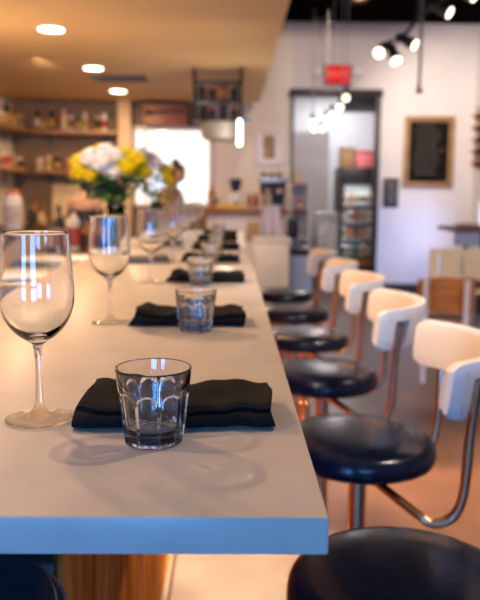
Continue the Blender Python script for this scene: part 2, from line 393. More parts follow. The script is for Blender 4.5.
spot((1.557, 5.2, 2.584), (2.4, 4.6, 2.0), (1.49, 5.13, 2.655), 'black track spotlight above the chalkboard, near the photo top', 9)
spot((1.63, 4.9, 2.62), (2.4, 4.3, 2.1), (1.575, 4.74, 2.69), 'black track spotlight cut by the top edge, right of all others', 9)
# thin hanging rod with a small knob
t = thing('hanging_rod', 'thin dark rod hanging from the ceiling with a pinkish knob', 'rod', (1.564, 6.0, 2.16))
B().cyl((0, 0, 0.03), 0.012, ZC - 2.19, 10).done('rod', GREYP, t)
B().sphere((0, 0, 0), 0.031).done('knob', mat('pink_knob', (0.62, 0.44, 0.42), 0.4), t)

light('unseen_spot', 'SPOT', (0.9, 3.2, 3.3), 40, WARM2, 0.05, (-0.55, 4.6, 1.4), angle=42)  # unseen spot added to lift the farther bouquet
light('unseen_spot', 'SPOT', (1.6, 2.6, 3.2), 90, (1.0, 0.78, 0.62), 0.06, (1.1, 2.6, 0), angle=50)  # unseen spot added to brighten the floor beside the stools
# unseen: a spot read from glass shadows, spots added to brighten, passage lights
light('unseen_spot', 'SPOT', (1.2, 1.3, 2.8), 92, (1.0, 0.68, 0.38), 0.04, (-0.15, 0.62, 1.0), angle=55, caus=True)
light('unseen_spot', 'SPOT', (1.5, 1.0, 2.9), 200, (1.0, 0.84, 0.70), 0.06, (0.75, 2.2, 0.9), angle=54)  # added for the pale stool backs
light('unseen_spot', 'SPOT', (1.9, 1.5, 3.0), 200, (1.0, 0.76, 0.52), 0.06, (1.5, 4.7, 0.6), angle=30)  # added for the school chair
light('unseen_spot', 'SPOT', (2.3, 3.0, 3.0), 220, (1.0, 0.84, 0.68), 0.06, (2.4, 6.5, 0.6), angle=34)  # added for the bench
light('unseen_spot', 'SPOT', (1.6, 6.6, 3.1), 430, (1.0, 0.85, 0.70), 0.08, (2.95, 9.3, 2.1), angle=62, blend=1.0)  # added for the right part of the back wall
light('unseen_spot', 'SPOT', (1.3, 7.4, 3.3), 230, (1.0, 0.77, 0.62), 0.08, (1.2, 9.3, 2.95), angle=110, blend=1.0)  # added wash on the wall around the exit sign
light('passage_lamp', 'AREA', (1.75, 12.0, 3.1), 40, (0.95, 0.95, 1.0), 0.6)
light('passage_lamp', 'AREA', (1.35, 10.0, 3.1), 22, (1.0, 0.9, 0.84), 0.5)

# exit sign with two lamp heads
t = thing('exit_sign', 'lit red exit sign with white lamp heads above the passage', 'exit sign', (1.355, YB - 0.03, 2.83))
B().box((0, 0, 0), (0.37, 0.05, 0.25), 0.008).done('housing', GREYP, t)
B().box((0, -0.027, 0), (0.315, 0.006, 0.23), 0.003).done('face', mat('exit_red', (0.10, 0.002, 0.002), 0.6, spec=0.1, emit=(1.0, 0.01, 0.012), estr=0.72), t)
cu = bpy.data.curves.new('exit', 'FONT'); cu.body = 'EXIT'; cu.size = 0.125; cu.extrude = 0.002; cu.align_x = 'CENTER'; cu.align_y = 'CENTER'
to = bpy.data.objects.new('tmp', cu); COL.objects.link(to); bpy.context.view_layer.update()
me = bpy.data.meshes.new_from_object(to.evaluated_get(bpy.context.evaluated_depsgraph_get())); bpy.data.objects.remove(to)
me.transform(Matrix.Translation((0, -0.032, 0)) @ Matrix.Rotation(pi / 2, 4, 'X'))
me.materials.clear()
link('lettering', me, mat('exit_letters', (0.2, 0.03, 0.02), 0.5, spec=0.1, emit=(1.0, 0.22, 0.12), estr=0.9), t)
for s in (-1, 1):
    B().lathe([(0, -0.05), (0.03, -0.05), (0.055, 0.0), (0.05, 0.012), (0, 0.018)], (s * 0.26, -0.03, 0.03), 20, Matrix.Rotation(radians(100), 4, 'X')).done('emergency_lamp', WHITEC, t)
B().tube([(-0.245, 0, 0.03), (0.245, 0, 0.03)], 0.012, smooth=False).done('bracket', WHITE, t)

# ------------------------------------------------------------------ the bar
bar = thing('bar_counter', 'long bar with pale grey quartz top and brown wood front', 'bar counter', (0, 0, 0))
BX0, BX1, BY0, BY1, BZ = -0.565, 0.0775, 0.516, 5.0, 1.02
GZ = BZ + 0.0006
B().box(((BX0 + BX1) / 2, (BY0 + BY1) / 2, BZ - 0.0155), (BX1 - BX0, BY1 - BY0, 0.031), 0.0018, 2).done('countertop', QUARTZ, bar)
B().box((-0.36, 2.87, 0.495), (0.30, 4.14, 0.985)).done('cabinet_body', WOODP, bar)
b = B()
y = 0.80
k = 0
while y < 4.9:
    wd = [0.20, 0.42, 0.31, 0.52, 0.28][k % 5]; k += 1
    b.box((-0.206, y + wd / 2, 0.50), (0.012, wd - 0.004, 0.90), 0.002); y += wd
b.done('front_panels', WOODP, bar)
B().box((-0.36, 0.794, 0.495), (0.305, 0.012, 0.985), 0.002).done('end_panel', BLACKP, bar)
B().box((-0.194, 2.89, 0.045), (0.022, 4.1, 0.09), 0.004).done('baseboard', WOODT, bar)
b = B()
for yy in (1.2, 2.4, 3.6, 4.7): b.box((-0.06, yy, 0.974), (0.27, 0.04, 0.028), 0.003)
b.done('support_brackets', BLACKM, bar)
# unseen strip light added under the overhang to warm the floor and wood
t = thing('added_strip', 'added warm strip light under the bar overhang', 'lamp', (-0.10, 2.9, 0.929))
B().box((0, 0, 0.02), (0.03, 3.6, 0.02), 0.003).done('housing', STEEL, t)
light('under_bar_fill', 'AREA', (-0.10, 2.9, 0.935), 44, (1.0, 0.56, 0.26), 0.03, (-0.16, 2.9, 0.0), 3.4).data.spread = radians(95)
light('under_bar_fill', 'SPOT', (0.03, 2.45, 0.94), 260, (1.0, 1.0, 0.80), 0.03, (0.13, 2.2, 0), angle=54)  # separate spot added for the bright pool on the floor

# ---- place settings
def wine_glass_proto():
    t = thing('wine_glass', '', 'wine glass', (0, 0, 0))
    S = 64
    # outer/inner skins meet on shared rings, so the three parts close into one solid of glass
    foot = [(0, 0.0), (0.030, 0.0), (0.0365, 0.0006), (0.0374, 0.0018), (0.0365, 0.003), (0.028, 0.0042), (0.016, 0.0062), (0.008, 0.0105), (0.0046, 0.018)]
    stem = [(0.0046, 0.018), (0.0037, 0.030), (0.0034, 0.048), (0.0036, 0.066), (0.0046, 0.078), (0.0062, 0.0845)]
    bowl_o = [(0.0062, 0.0845), (0.012, 0.0885), (0.0205, 0.0945), (0.0290, 0.1035), (0.0352, 0.1145), (0.0388, 0.1265), (0.0400, 0.1380), (0.0396, 0.1500), (0.0384, 0.1650), (0.0370, 0.1820), (0.0357, 0.1980), (0.0350, 0.2063)]
    bowl_i = [(0.0345, 0.2066), (0.0340, 0.2060), (0.0346, 0.1980), (0.0359, 0.1820), (0.0373, 0.1650), (0.0385, 0.1500), (0.0388, 0.1380), (0.0375, 0.1270), (0.0337, 0.1160), (0.0272, 0.1060), (0.0185, 0.0985), (0.0095, 0.0945), (0, 0.0932)]
    B().lathe(foot, seg=S).done('foot', FGLASS, t, sharp=0)
    B().lathe(stem, seg=S).done('stem', GLASS, t, sharp=0)
    def smooth(pr):
        Q = []
        for i in range(len(pr) - 1):
            p0, p1, p2, p3 = pr[max(i - 1, 0)], pr[i], pr[i + 1], pr[min(i + 2, len(pr) - 1)]
            for k in range(3):
                u = k / 3
                Q.append(tuple(max(0, 0.5 * ((2 * p1[a]) + (p2[a] - p0[a]) * u + (2 * p0[a] - 5 * p1[a] + 4 * p2[a] - p3[a]) * u * u + (3 * p1[a] - p0[a] - 3 * p2[a] + p3[a]) * u ** 3)) for a in (0, 1)))
        return Q + [pr[-1]]
    B().lathe(smooth(bowl_o) + smooth(bowl_i), seg=S).done('bowl', GLASS, t, sharp=0)
    return t
def tumbler_proto():
    t = thing('tumbler', '', 'tumbler', (0, 0, 0))
    H = 0.0765; R0 = 0.0292; R1 = 0.0385; NF = 9; S = 198
    zs = [0.0, 0.0012, 0.004, 0.009, 0.014] + [0.014 + (H - 0.0155 - 0.014) * k / 60 for k in range(1, 61)]
    def rc(z): return R0 + (R1 - R0) * (z / H) ** 0.9
    def smooth(t): t = max(0.0, min(1.0, t)); return t * t * (3 - 2 * t)
    def ro(z, th):
        r = rc(z)
        if z < 0.0012: r -= 0.0012
        d = ((th % (2 * pi / NF)) - pi / NF) / (pi / NF)          # -1 .. 1 across one facet
        arch = 0.0555 - 0.0115 * (1 - sqrt(max(0.0, 1 - min(1.0, abs(d) / 0.93) ** 2)))
        depth = 0.0024 * smooth((arch - z) / 0.0030) * smooth((0.97 - abs(d)) / 0.16) * (1 - 0.25 * d * d)
        return r - depth * smooth(z / 0.006)
    def ring(bm, z, f): return [bm.verts.new((f(z, 2 * pi * k / S) * cos(2 * pi * k / S), f(z, 2 * pi * k / S) * sin(2 * pi * k / S), z)) for k in range(S)]
    def skin(bm, rings):
        for a, c in zip(rings, rings[1:]):
            for k in range(S): bm.faces.new((a[k], a[(k + 1) % S], c[(k + 1) % S], c[k]))
    ZB = 0.014
    # thick base: bottom disc, outer foot wall; the inner floor closes it
    b1 = B(); bm = b1.bm
    rs = [ring(bm, z, ro) for z in zs[:5]]
    c0 = bm.verts.new((0, 0, 0.0025)); inset = [bm.verts.new((0.021 * cos(2 * pi * k / S), 0.021 * sin(2 * pi * k / S), 0.0022)) for k in range(S)]
    inset2 = [bm.verts.new((0.0245 * cos(2 * pi * k / S), 0.0245 * sin(2 * pi * k / S), 0.0)) for k in range(S)]
    skin(bm, [inset, inset2, rs[0]] + rs[1:])
    for k in range(S): bm.faces.new((c0, inset[(k + 1) % S], inset[k]))
    b1.done('base', TGLASS, t, sharp=25, label='thick glass base')
    b2 = B(); bm = b2.bm
    rs = [ring(bm, z, ro) for z in zs[4:]]
    rs += [ring(bm, z, lambda z_, th: rc(z_)) for z in (H - 0.012, H - 0.006, H - 0.0012)]
    rs.append(ring(bm, H - 0.0003, lambda z_, th: R1 - 0.0006)); rs.append(ring(bm, H, lambda z_, th: R1 - 0.0012)); rs.append(ring(bm, H - 0.0004, lambda z_, th: R1 - 0.0019))
    def ri(z, th): return rc(z) - 0.0023 - 0.0029 * smooth((0.068 - z) / 0.018)
    for z in (0.072, 0.066, 0.060, 0.054, 0.048, 0.042, 0.036, 0.030, 0.025, 0.021): rs.append(ring(bm, z, ri))
    rs.append(ring(bm, 0.018, lambda z_, th: 0.0245)); rs.append(ring(bm, 0.0155, lambda z_, th: 0.0205)); rs.append(ring(bm, 0.0142, lambda z_, th: 0.013)); 
    skin(bm, rs); c1 = bm.verts.new((0, 0, 0.0138))
    for k in range(S): bm.faces.new((rs[-1][k], rs[-1][(k + 1) % S], c1))
    b2.done('faceted_wall', TGLASS, t, sharp=25, label='clear wall with arched facets')
    return t
def napkin_mesh(seed):
    rnd = random.Random(seed)
    L = 0.222 + rnd.uniform(-0.008, 0.008)
    pts = [(0.100, 0.0048), (0.06, 0.0045), (0.02, 0.0048), (-0.002, 0.0062), (-0.006, 0.0105), (0.0, 0.0142), (0.03, 0.0138), (0.07, 0.0142), (0.094, 0.0155), (0.098, 0.0198), (0.092, 0.0232), (0.06, 0.0236), (0.03, 0.0232), (0.012, 0.0238), (0.004, 0.0226), (0.0005, 0.0195)]
    P = [Vector(p) for p in pts]; Q = []
    for i in range(len(P) - 1):
        p0 = P[max(i - 1, 0)]; p1 = P[i]; p2 = P[i + 1]; p3 = P[min(i + 2, len(P) - 1)]
        for k in range(3):
            u = k / 3; Q.append(0.5 * ((2 * p1) + (p2 - p0) * u + (2 * p0 - 5 * p1 + 4 * p2 - p3) * u * u + (3 * p1 - p0 - 3 * p2 + p3) * u ** 3))
    Q.append(P[-1]); n = len(Q) - 1
    a1, a2, a3 = rnd.uniform(0, 6), rnd.uniform(0, 6), rnd.uniform(0, 6); hb = rnd.uniform(0.6, 1.2)
    def fn(u, v, sd):
        i = min(int(round(u * n)), n); p = Q[i]
        tg = (Q[min(i + 1, n)] - Q[max(i - 1, 0)]).normalized(); nm = Vector((-tg.y, tg.x))
        q = p + nm * (0.0034 if sd else -0.0034)
        x = (v - 0.5) * L; z = max(0.0006, q.y); y = q.x
        lay = z / 0.024
        z *= 1 + 0.035 * sin(9 * v + a1) * lay
        z += lay * hb * (0.006 * math.exp(-((v - 0.12) / 0.10) ** 2) - 0.003 * math.exp(-((v - 0.35) / 0.2) ** 2) + 0.001 * sin(23 * v + a2))
        y += 0.006 * sin(4.2 * v + a3) * lay + 0.002 * sin(14 * v + a1) + 0.014 * lay * math.exp(-(v / 0.1) ** 2) + 0.0012 * sin(37 * v + a2)
        z += lay * (0.0012 * sin(31 * v + 60 * p.x) + 0.0018 * sin(11 * v - 45 * p.x + a3))
        x += 0.003 * sin(p.x * 40 + a2 + lay * 3) * (1 if v in (0.0, 1.0) else 0) + (0.011 * lay * (1 - v) ** 4)
        return (x, y, z)
    return B().grid(fn, n, 30).mesh('napkin', 60)
place = ['nearest place setting', 'second place setting from the near end', 'third place setting from the near end', 'fourth place setting from the near end', 'fifth place setting from the near end', 'sixth place setting from the near end', 'seventh, farthest place setting']
WG = wine_glass_proto(); TB = tumbler_proto()
NM = [napkin_mesh(3), napkin_mesh(11), napkin_mesh(29)]
sy = [0.752, 1.345, 1.96, 2.58, 3.20, 3.82, 4.44]
for k in range(7):
    y = sy[k]
    wx = [-0.210, -0.234, -0.225, -0.215, -0.22, -0.23, -0.22][k]
    wl = 'clear stemmed wine glass on the bar, ' + ['nearest one, cut by the left edge' if False else 'nearest and largest of the row', 'second nearest of the row', 'third nearest of the row', 'fourth nearest of the row', 'fifth nearest of the row', 'sixth nearest of the row', 'farthest of the row'][k]
    if k == 0: WG.location = (wx, y, GZ); WG['label'] = wl; WG['group'] = 'wine glasses along the bar'
    else: dup(WG, (wx, y, GZ), rz=k * 0.7, label=wl, group='wine glasses along the bar')
    tx = [-0.077, -0.064, -0.085, -0.075, -0.07, -0.08, -0.075][k]; ty = [0.685, 1.267, 1.93, 2.55, 3.16, 3.79, 4.40][k]
    tl = 'faceted clear tumbler with thick base, ' + ['in sharp focus before the nearest napkin', 'before the second nearest napkin', 'before the third nearest napkin', 'before the fourth nearest napkin', 'before the fifth nearest napkin', 'before the sixth nearest napkin', 'before the farthest napkin'][k]
    if k == 0: TB.location = (tx, ty, GZ); TB.rotation_euler = (0, 0, 0.1); TB['label'] = tl; TB['group'] = 'tumblers along the bar'
    else: dup(TB, (tx, ty, GZ), rz=k * 0.4, label=tl, group='tumblers along the bar')
    nx = [-0.062, -0.084, -0.075, -0.078, -0.075, -0.08, -0.075][k]; ny = [0.722, 1.312, 1.985, 2.60, 3.22, 3.84, 4.46][k]
    o = link('napkin', NM[k % 3], NAPK, None, (nx, ny, BZ), [0.03, 0.02, -0.02, 0.03, 0.0, 0.02, -0.02][k])
    tag(o, 'folded black cloth napkin on the bar, ' + ['nearest, behind the sharp tumbler', 'second nearest of the row', 'third nearest of the row', 'fourth nearest of the row', 'fifth nearest of the row', 'sixth nearest of the row', 'farthest of the row'][k], 'napkin', 'folded napkins along the bar')

# two dark menu boards near the left edge of the bar
for (x, y, rz, lab) in ((-0.31, 2.64, 0.12, 'dark closed menu board lying on the bar behind the second wine glass'), (-0.33, 3.6, -0.05, 'dark closed menu board lying farther along the bar near the flowers')):
    t = thing('menu_board', lab, 'menu', (x, y, BZ), rz, 'menu boards on the bar')
    B().box((0, 0, 0.003), (0.15, 0.22, 0.006), 0.002).done('back_cover', BLACKP, t)
    B().box((0.002, 0, 0.0075), (0.145, 0.215, 0.003), 0.001).done('pages', mat('paper', (0.7, 0.66, 0.6), 0.8, var=0.05), t)
    B().box((0, 0, 0.0118), (0.15, 0.22, 0.0055), 0.002).done('front_cover', BLACKP, t)

# ------------------------------------------------------------------ bar stools
def stool_proto():
    t = thing('bar_stool', '', 'bar stool', (0, 0, 0))
    SZ = 0.72
    prof = [(0, -0.056), (0.160, -0.056), (0.170, -0.0545), (0.1755, -0.050), (0.1775, -0.043), (0.1768, -0.033), (0.1738, -0.021), (0.1685, -0.0125), (0.1605, -0.0068), (0.145, -0.0028), (0.10, 0.0005), (0.05, 0.0018), (0, 0.002)]
    B().lathe(prof, (0, 0, SZ), 72).done('seat', VINYL, t)
    # piping round the lower rim of the cushion
    B().tube([(0.1695 * cos(a), 0.1695 * sin(a), SZ - 0.0535) for a in [2 * pi * k / 48 for k in range(49)]], 0.004, 8, 1, False).done('seat_piping', VINYL, t)
    B().cyl((0, 0, SZ - 0.072), 0.10, 0.017, 32, 0.003).done('seat_plate', BLACKM, t)
    B().lathe([(0.0, 0.03), (0.026, 0.03), (0.026, SZ - 0.30), (0.021, SZ - 0.295), (0.021, SZ - 0.072), (0, SZ - 0.072)], seg=28).done('post', CHROME, t)
    B().lathe([(0, 0.0), (0.095, 0.0), (0.10, 0.004), (0.096, 0.010), (0.08, 0.018), (0.055, 0.028), (0.035, 0.045), (0.026, 0.06), (0, 0.06)], seg=40).done('base', CHROME, t)
    RB, A = 0.268, radians(58)
    def tube_pts(s): return [(0.0, s * 0.05, SZ - 0.075), (0.05, s * 0.115, SZ - 0.085), (0.115, s * 0.175, SZ - 0.112), (0.150, s * 0.188, SZ - 0.125), (0.185, s * 0.191, SZ - 0.108), (0.203, s * 0.193, SZ - 0.065), (0.209, s * 0.194, SZ + 0.0), (0.212, s * 0.196, SZ + 0.08), (0.219, s * 0.203, SZ + 0.165), (0.221, s * 0.205, SZ + 0.19)]
    for s in (-1, 1): B().tube(tube_pts(s), 0.0105, 14, 6).done('back_support', CHROME, t)
    def edge(u):
        e = abs(2 * u - 1); return 1.0 - max(0, (e - 0.88) / 0.12) ** 2.5 * 0.26
    def band(r0, r1, a, z0, z1):
        def fn(u, v, sd):
            th = -a + 2 * a * u; k = edge(u); zm = (z0 + z1) / 2
            z = zm + (v - 0.5) * (z1 - z0) * k
            lean = 0.16 * (z - z0) 
            bulge = 0.004 * (1 - (2 * v - 1) ** 4)
            r = (r1 + bulge if sd else r0 - bulge) + lean
            return (0.005 + r * cos(th), r * sin(th), z)
        return fn
    z0, z1 = SZ + 0.118, SZ + 0.226
    B().grid(band(RB - 0.008, RB + 0.006, A, z0, z1), 40, 8).done('backrest', SHELL, t, label='cream curved shell')
    nu, nv = 52, 10
    def mask(i, j):
        th = -A * 1.02 + 2.04 * A * (i + 0.5) / nu
        return not (abs(abs(th) - radians(42)) < radians(6.0) and j < 7)
    B().grid(band(RB + 0.010, RB + 0.020, A * 1.02, z0 - 0.006, z1 + 0.004), nu, nv, mask).done('back_cover', COVER, t, label='white outer cover with notches for the tubes')
    def seam(s):
        P = []
        for k in range(13):
            th = s * radians(52); z = z0 + (z1 - z0) * (0.06 + 0.80 * k / 12); r = RB + 0.0235 + 0.16 * (z - z0)
            P.append((0.005 + r * cos(th), r * sin(th), z))
        return P
    for s in (-1, 1): B().tube(seam(s), 0.0014, 6, 1, False).done('stitching', STITCH, t)
    for s in (-1, 1):
        th = s * radians(42.5); r = RB + 0.012 + 0.16 * 0.05
        B().box((0.005 + r * cos(th), r * sin(th), SZ + 0.172), (0.016, 0.03, 0.045), 0.004, rz=th).done('back_bracket', BLACKM, t)
    return t
ST = stool_proto()
stools = [(0.262, 0.965, -8), (0.303, 1.585, -8), (0.300, 2.215, -9), (0.308, 2.83, -6), (0.312, 3.45, -10), (0.303, 4.09, -7)]
sl = ['nearest, cut by the bottom edge', 'second nearest of the row', 'third nearest of the row', 'fourth nearest of the row', 'fifth nearest of the row', 'farthest of the row']
for i, (x, y, a) in enumerate(stools):
    lab = 'round dark navy vinyl bar stool with curved pale back, ' + sl[i]
    if i == 0: ST.location = (x, y, 0); ST.rotation_euler = (0, 0, radians(a)); ST['label'] = lab; ST['group'] = 'bar stools along the bar'
    else: dup(ST, (x, y, 0), radians(a), lab, 'bar stools along the bar')
# backless stool tucked under the near end of the bar
t = thing('backless_stool', 'round dark stool with ribbed metal rim under the near bar end', 'stool', (-0.315, 0.618, 0))
B().lathe([(0, 0.845), (0.145, 0.845), (0.150, 0.850), (0.151, 0.862), (0.147, 0.868), (0.12, 0.873), (0, 0.8745)], seg=64).done('seat', mat('navy_vinyl_with_sheen', (0.02, 0.04, 0.085), 0.2, var=0.2, scale=30), t)  # dark blue seat, lightened to carry the window reflection in its colour
b = B()
for z, r in ((0.832, 0.156), (0.842, 0.158), (0.852, 0.157)): b.tube([(r * cos(2 * pi * k / 64), r * sin(2 * pi * k / 64), z) for k in range(65)], 0.0052, 8, 1, False)
b.done('rim', STEEL, t)
B().lathe([(0, 0.825), (0.15, 0.825), (0.155, 0.845), (0, 0.845)], seg=48).done('seat_pan', BLACKM, t)
for k in range(4):
    a = pi / 4 + k * pi / 2
    B().tube([(0.11 * cos(a), 0.11 * sin(a), 0.826), (0.155 * cos(a), 0.155 * sin(a), 0.002)], 0.011, 10, smooth=False).done('leg', BLACKM, t)
B().tube([(0.136 * cos(2 * pi * k / 40), 0.136 * sin(2 * pi * k / 40), 0.28) for k in range(41)], 0.008, 8, 1, False).done('foot_ring', STEEL, t)

# ------------------------------------------------------------------ flowers
def vase(x, y, r, h, lab):
    t = thing('vase', lab, 'vase', (x, y, GZ), group='flower vases on the bar')
    B().lathe([(0, 0), (r * 0.9, 0), (r, 0.004), (r * 0.86, h * 0.35), (r * 0.82, h * 0.6), (r, h), (r - 0.003, h), (r * 0.82 - 0.003, h * 0.6), (r * 0.86 - 0.003, h * 0.35), (r - 0.004, 0.012), (0, 0.012)], seg=40).done('glass_body', GLASS, t, sharp=0)
    B().lathe([(0, 0.0125), (r - 0.0045, 0.0125), (r * 0.86 - 0.0035, h * 0.35), (0, h * 0.35)], seg=32).done('water', glass('water', (0.95, 1, 0.97), 0, 1.33), t)
def bloom_mesh(big):
    rnd = random.Random(5 if big else 9); b = B(); t = bmesh.new(); n = 90
    for k in range(n):
        z = 1 - 1.55 * (k + 0.5) / n; ph = k * 2.39996; s = sqrt(max(0, 1 - z * z))
        d = Vector((s * cos(ph), s * sin(ph), z)); tx = Vector((-sin(ph), cos(ph), 0)); up = d.cross(tx)
        R = 0.042 * rnd.uniform(0.9, 1.08); w = 0.0085
        pts = [(0.45, w * 0.5, 0.0), (0.8, w, 0.002), (1.0, w * 0.5, 0.006)]
        rows = [(d * R * a + up * c + tx * ww, d * R * a + up * c, d * R * a + up * c - tx * ww) for a, ww, c in pts]
        vs = [[t.verts.new(q + (d * -0.002 if j == 1 else Vector())) for j, q in enumerate(r)] for r in rows]
        for r0, r1 in zip(vs, vs[1:]):
            for j in (0, 1): t.faces.new((r0[j], r0[j + 1], r1[j + 1], r1[j]))
    b._merge(t); b.sphere((0, 0, -0.002), 0.024, (1, 1, 0.9), 12, 8)
    return b.mesh('bloom', 0)
BLM = bloom_mesh(True)
def bouquet(cx, cy, hv, heads, where, grp, shift):
    cnt = {'yellow': 0, 'white': 0}; tot = {'yellow': sum(h[3] == 'yellow' for h in heads), 'white': sum(h[3] == 'white' for h in heads)}
    for (dx, dy, z, c, s) in [(h[0] - shift, *h[1:]) for h in heads]:
        t = thing('flower', '%s pompom flower in the %s, %s of its colour' % (c, where, nth(cnt[c]) if tot[c] > 1 else 'only one'), 'flower', (cx + dx, cy + dy, z), group=grp); cnt[c] += 1
        o = link('bloom', BLM, None, t); s *= 1.35; o.scale = (s, s, s * 0.85)
        o.material_slots or None
        o.data = BLMY if c == 'yellow' else BLMW
        base = Vector((-dx * 0.88, -dy * 0.88, BZ + 0.02 - z)); neck = Vector((-dx * 0.80, -dy * 0.80, BZ + hv - z))
        B().tube([tuple(base), tuple(neck), (-dx * 0.25, -dy * 0.25, -0.06), (0, 0, -0.01)], 0.0048, 7, 5).done('stem', LEAF, t)
        b = B()
        for q in range(4):
            f = 0.22 + 0.20 * q; p0 = neck.lerp(Vector((0, 0, -0.03)), f); a = random.uniform(0, 6.28)
            def lf(u, v, sd, p0=p0, a=a):
                l = 0.11 * u; w = 0.028 * sin(pi * min(0.98, u + 0.04)) * (2 * v - 1)
                return (p0.x + cos(a) * l * 0.9 - sin(a) * w, p0.y + sin(a) * l * 0.9 + cos(a) * w, p0.z + 0.05 * u - 0.06 * u * u + (0.0006 if sd else -0.0006) + abs(w) * 0.3)
            b.grid(lf, 6, 2)
        b.done('leaves', LEAF, t)
BLMY = BLM.copy(); BLMY.materials.append(YEL); BLMW = BLM.copy(); BLMW.materials.append(WHT)
vase(-0.517, 3.15, 0.045, 0.20, 'clear glass vase of yellow and white flowers, nearest of two')
H1 = [(-0.140, 0.0, 1.400, 'yellow', 0.95), (-0.125, -0.03, 1.355, 'yellow', 1.05), (-0.098, 0.05, 1.435, 'yellow', 0.9), (-0.075, -0.06, 1.415, 'white', 1.1), (-0.052, 0.05, 1.455, 'yellow', 0.85), (-0.030, -0.08, 1.395, 'white', 1.15), (-0.022, 0.0, 1.44, 'white', 1.1),
      (0.020, -0.09, 1.355, 'white', 0.85), (0.018, -0.04, 1.42, 'white', 1.1), (0.075, -0.06, 1.375, 'yellow', 1.1), (0.065, 0.02, 1.430, 'yellow', 1.05), (0.112, -0.02, 1.405, 'yellow', 1.1), (0.142, -0.01, 1.36, 'yellow', 0.95), (-0.080, -0.07, 1.345, 'yellow', 0.8)]
H1.sort(key=lambda h: h[0])
bouquet(-0.517, 3.15, 0.20, H1, 'nearer bouquet', 'flowers in the nearer bouquet', 0.018)
vase(-0.517, 4.85, 0.045, 0.20, 'clear glass vase of flowers at the far end of the bar')
H2 = [(-0.10, 0.0, 1.47, 'white', 1.15), (-0.045, -0.03, 1.53, 'white', 1.25), (0.015, 0.03, 1.50, 'white', 1.25), (0.065, -0.04, 1.46, 'white', 1.05), (0.115, 0.0, 1.42, 'yellow', 1.25), (0.135, -0.03, 1.36, 'yellow', 1.05), (-0.06, -0.05, 1.43, 'white', 0.9)]
H2.sort(key=lambda h: h[0])
bouquet(-0.517, 4.85, 0.20, H2, 'farther bouquet', 'flowers in the farther bouquet', 0.048)

# ------------------------------------------------------------------ bottles, jars and boxes
BOT = {}
def bottle_proto(kind, bm_, cm_, lm_):
    key = kind
    r, h, sh, nr = {'wine': (0.038, 0.31, 0.62, 0.014), 'spirit': (0.042, 0.27, 0.68, 0.016), 'squat': (0.052, 0.21, 0.62, 0.018), 'jar': (0.05, 0.16, 0.80, 0.042), 'tin': (0.055, 0.19, 0.93, 0.050)}[kind]
    body = [(0, 0), (r * 0.95, 0), (r, 0.005), (r, h * sh), (r * 0.9, h * (sh + 0.05)), (nr, h * min(0.96, sh + 0.16)), (nr, h * 0.93), (0, h * 0.93)]
    mb = B().lathe(body, seg=20).mesh('bottle_body'); 
    mc = B().cyl((0, 0, h * 0.925), nr * 1.15, h * 0.075, 16, 0.002).mesh('cap')
    ml = B().lathe([(r + 0.0012, h * 0.14), (r + 0.0012, h * (sh - 0.10))], seg=20).mesh('label')
    return mb, mc, ml
for k_ in ('wine', 'spirit', 'squat', 'jar', 'tin'): BOT[k_] = bottle_proto(k_, None, None, None)
def shared(me, m):
    key = (me.name, m.name)
    if key not in MESHM:
        c = me.copy(); c.materials.clear(); c.materials.append(m); MESHM[key] = c
    return MESHM[key]
MESHM = {}
COLS = {'amber': mat('amber_glass', (0.30, 0.11, 0.02), 0.15, var=0.1), 'dark': mat('dark_glass', (0.02, 0.022, 0.018), 0.15), 'green': mat('green_glass', (0.05, 0.16, 0.06), 0.15, var=0.1),
        'clear': mat('pale_glass', (0.60, 0.56, 0.48), 0.15, var=0.05), 'white': WHITEC, 'red': mat('red_bottle', (0.50, 0.06, 0.03), 0.25, var=0.1), 'orange': mat('orange_bottle', (0.72, 0.25, 0.04), 0.25, var=0.1),
        'cream': mat('cream_ceramic', (0.70, 0.56, 0.38), 0.4, var=0.06), 'pink': mat('pink_bottle', (0.72, 0.36, 0.34), 0.3, var=0.08), 'yellow': mat('yellow_tin', (0.75, 0.50, 0.05), 0.35, var=0.08), 'teal': TEAL, 'navy': mat('navy_glass', (0.035, 0.03, 0.06), 0.3), 'rose': mat('rose_glass', (0.38, 0.14, 0.14), 0.3)}
LABM = [mat('label_cream', (0.55, 0.44, 0.28), 0.6), mat('label_brown', (0.20, 0.11, 0.06), 0.6), mat('label_red', (0.35, 0.06, 0.04), 0.6), mat('label_gold', (0.40, 0.25, 0.07), 0.5), mat('label_black', (0.03, 0.028, 0.026), 0.6)]
def bottle(kind, col, loc, label, group, s=1.0, slim=1.0):
    nm = {'jar': 'jar', 'tin': 'canister'}.get(kind, 'bottle')
    t = thing(nm, label, nm, loc, random.uniform(0, 6), group); t.scale = (s * slim, s * slim, s)
    mb, mc, ml = BOT[kind]
    link('body', shared(mb, COLS[col]), None, t); link('cap' if nm == 'bottle' else 'lid', shared(mc, random.choice([BLACKP, BLACKP, STEEL, COLS['red']])), None, t)
    link('paper_label', shared(ml, LABM[4] if col in ('navy', 'rose') else random.choice(LABM)), None, t)
RAD = {'wine': 0.0392, 'spirit': 0.0432, 'squat': 0.0532, 'jar': 0.0515, 'tin': 0.0585}
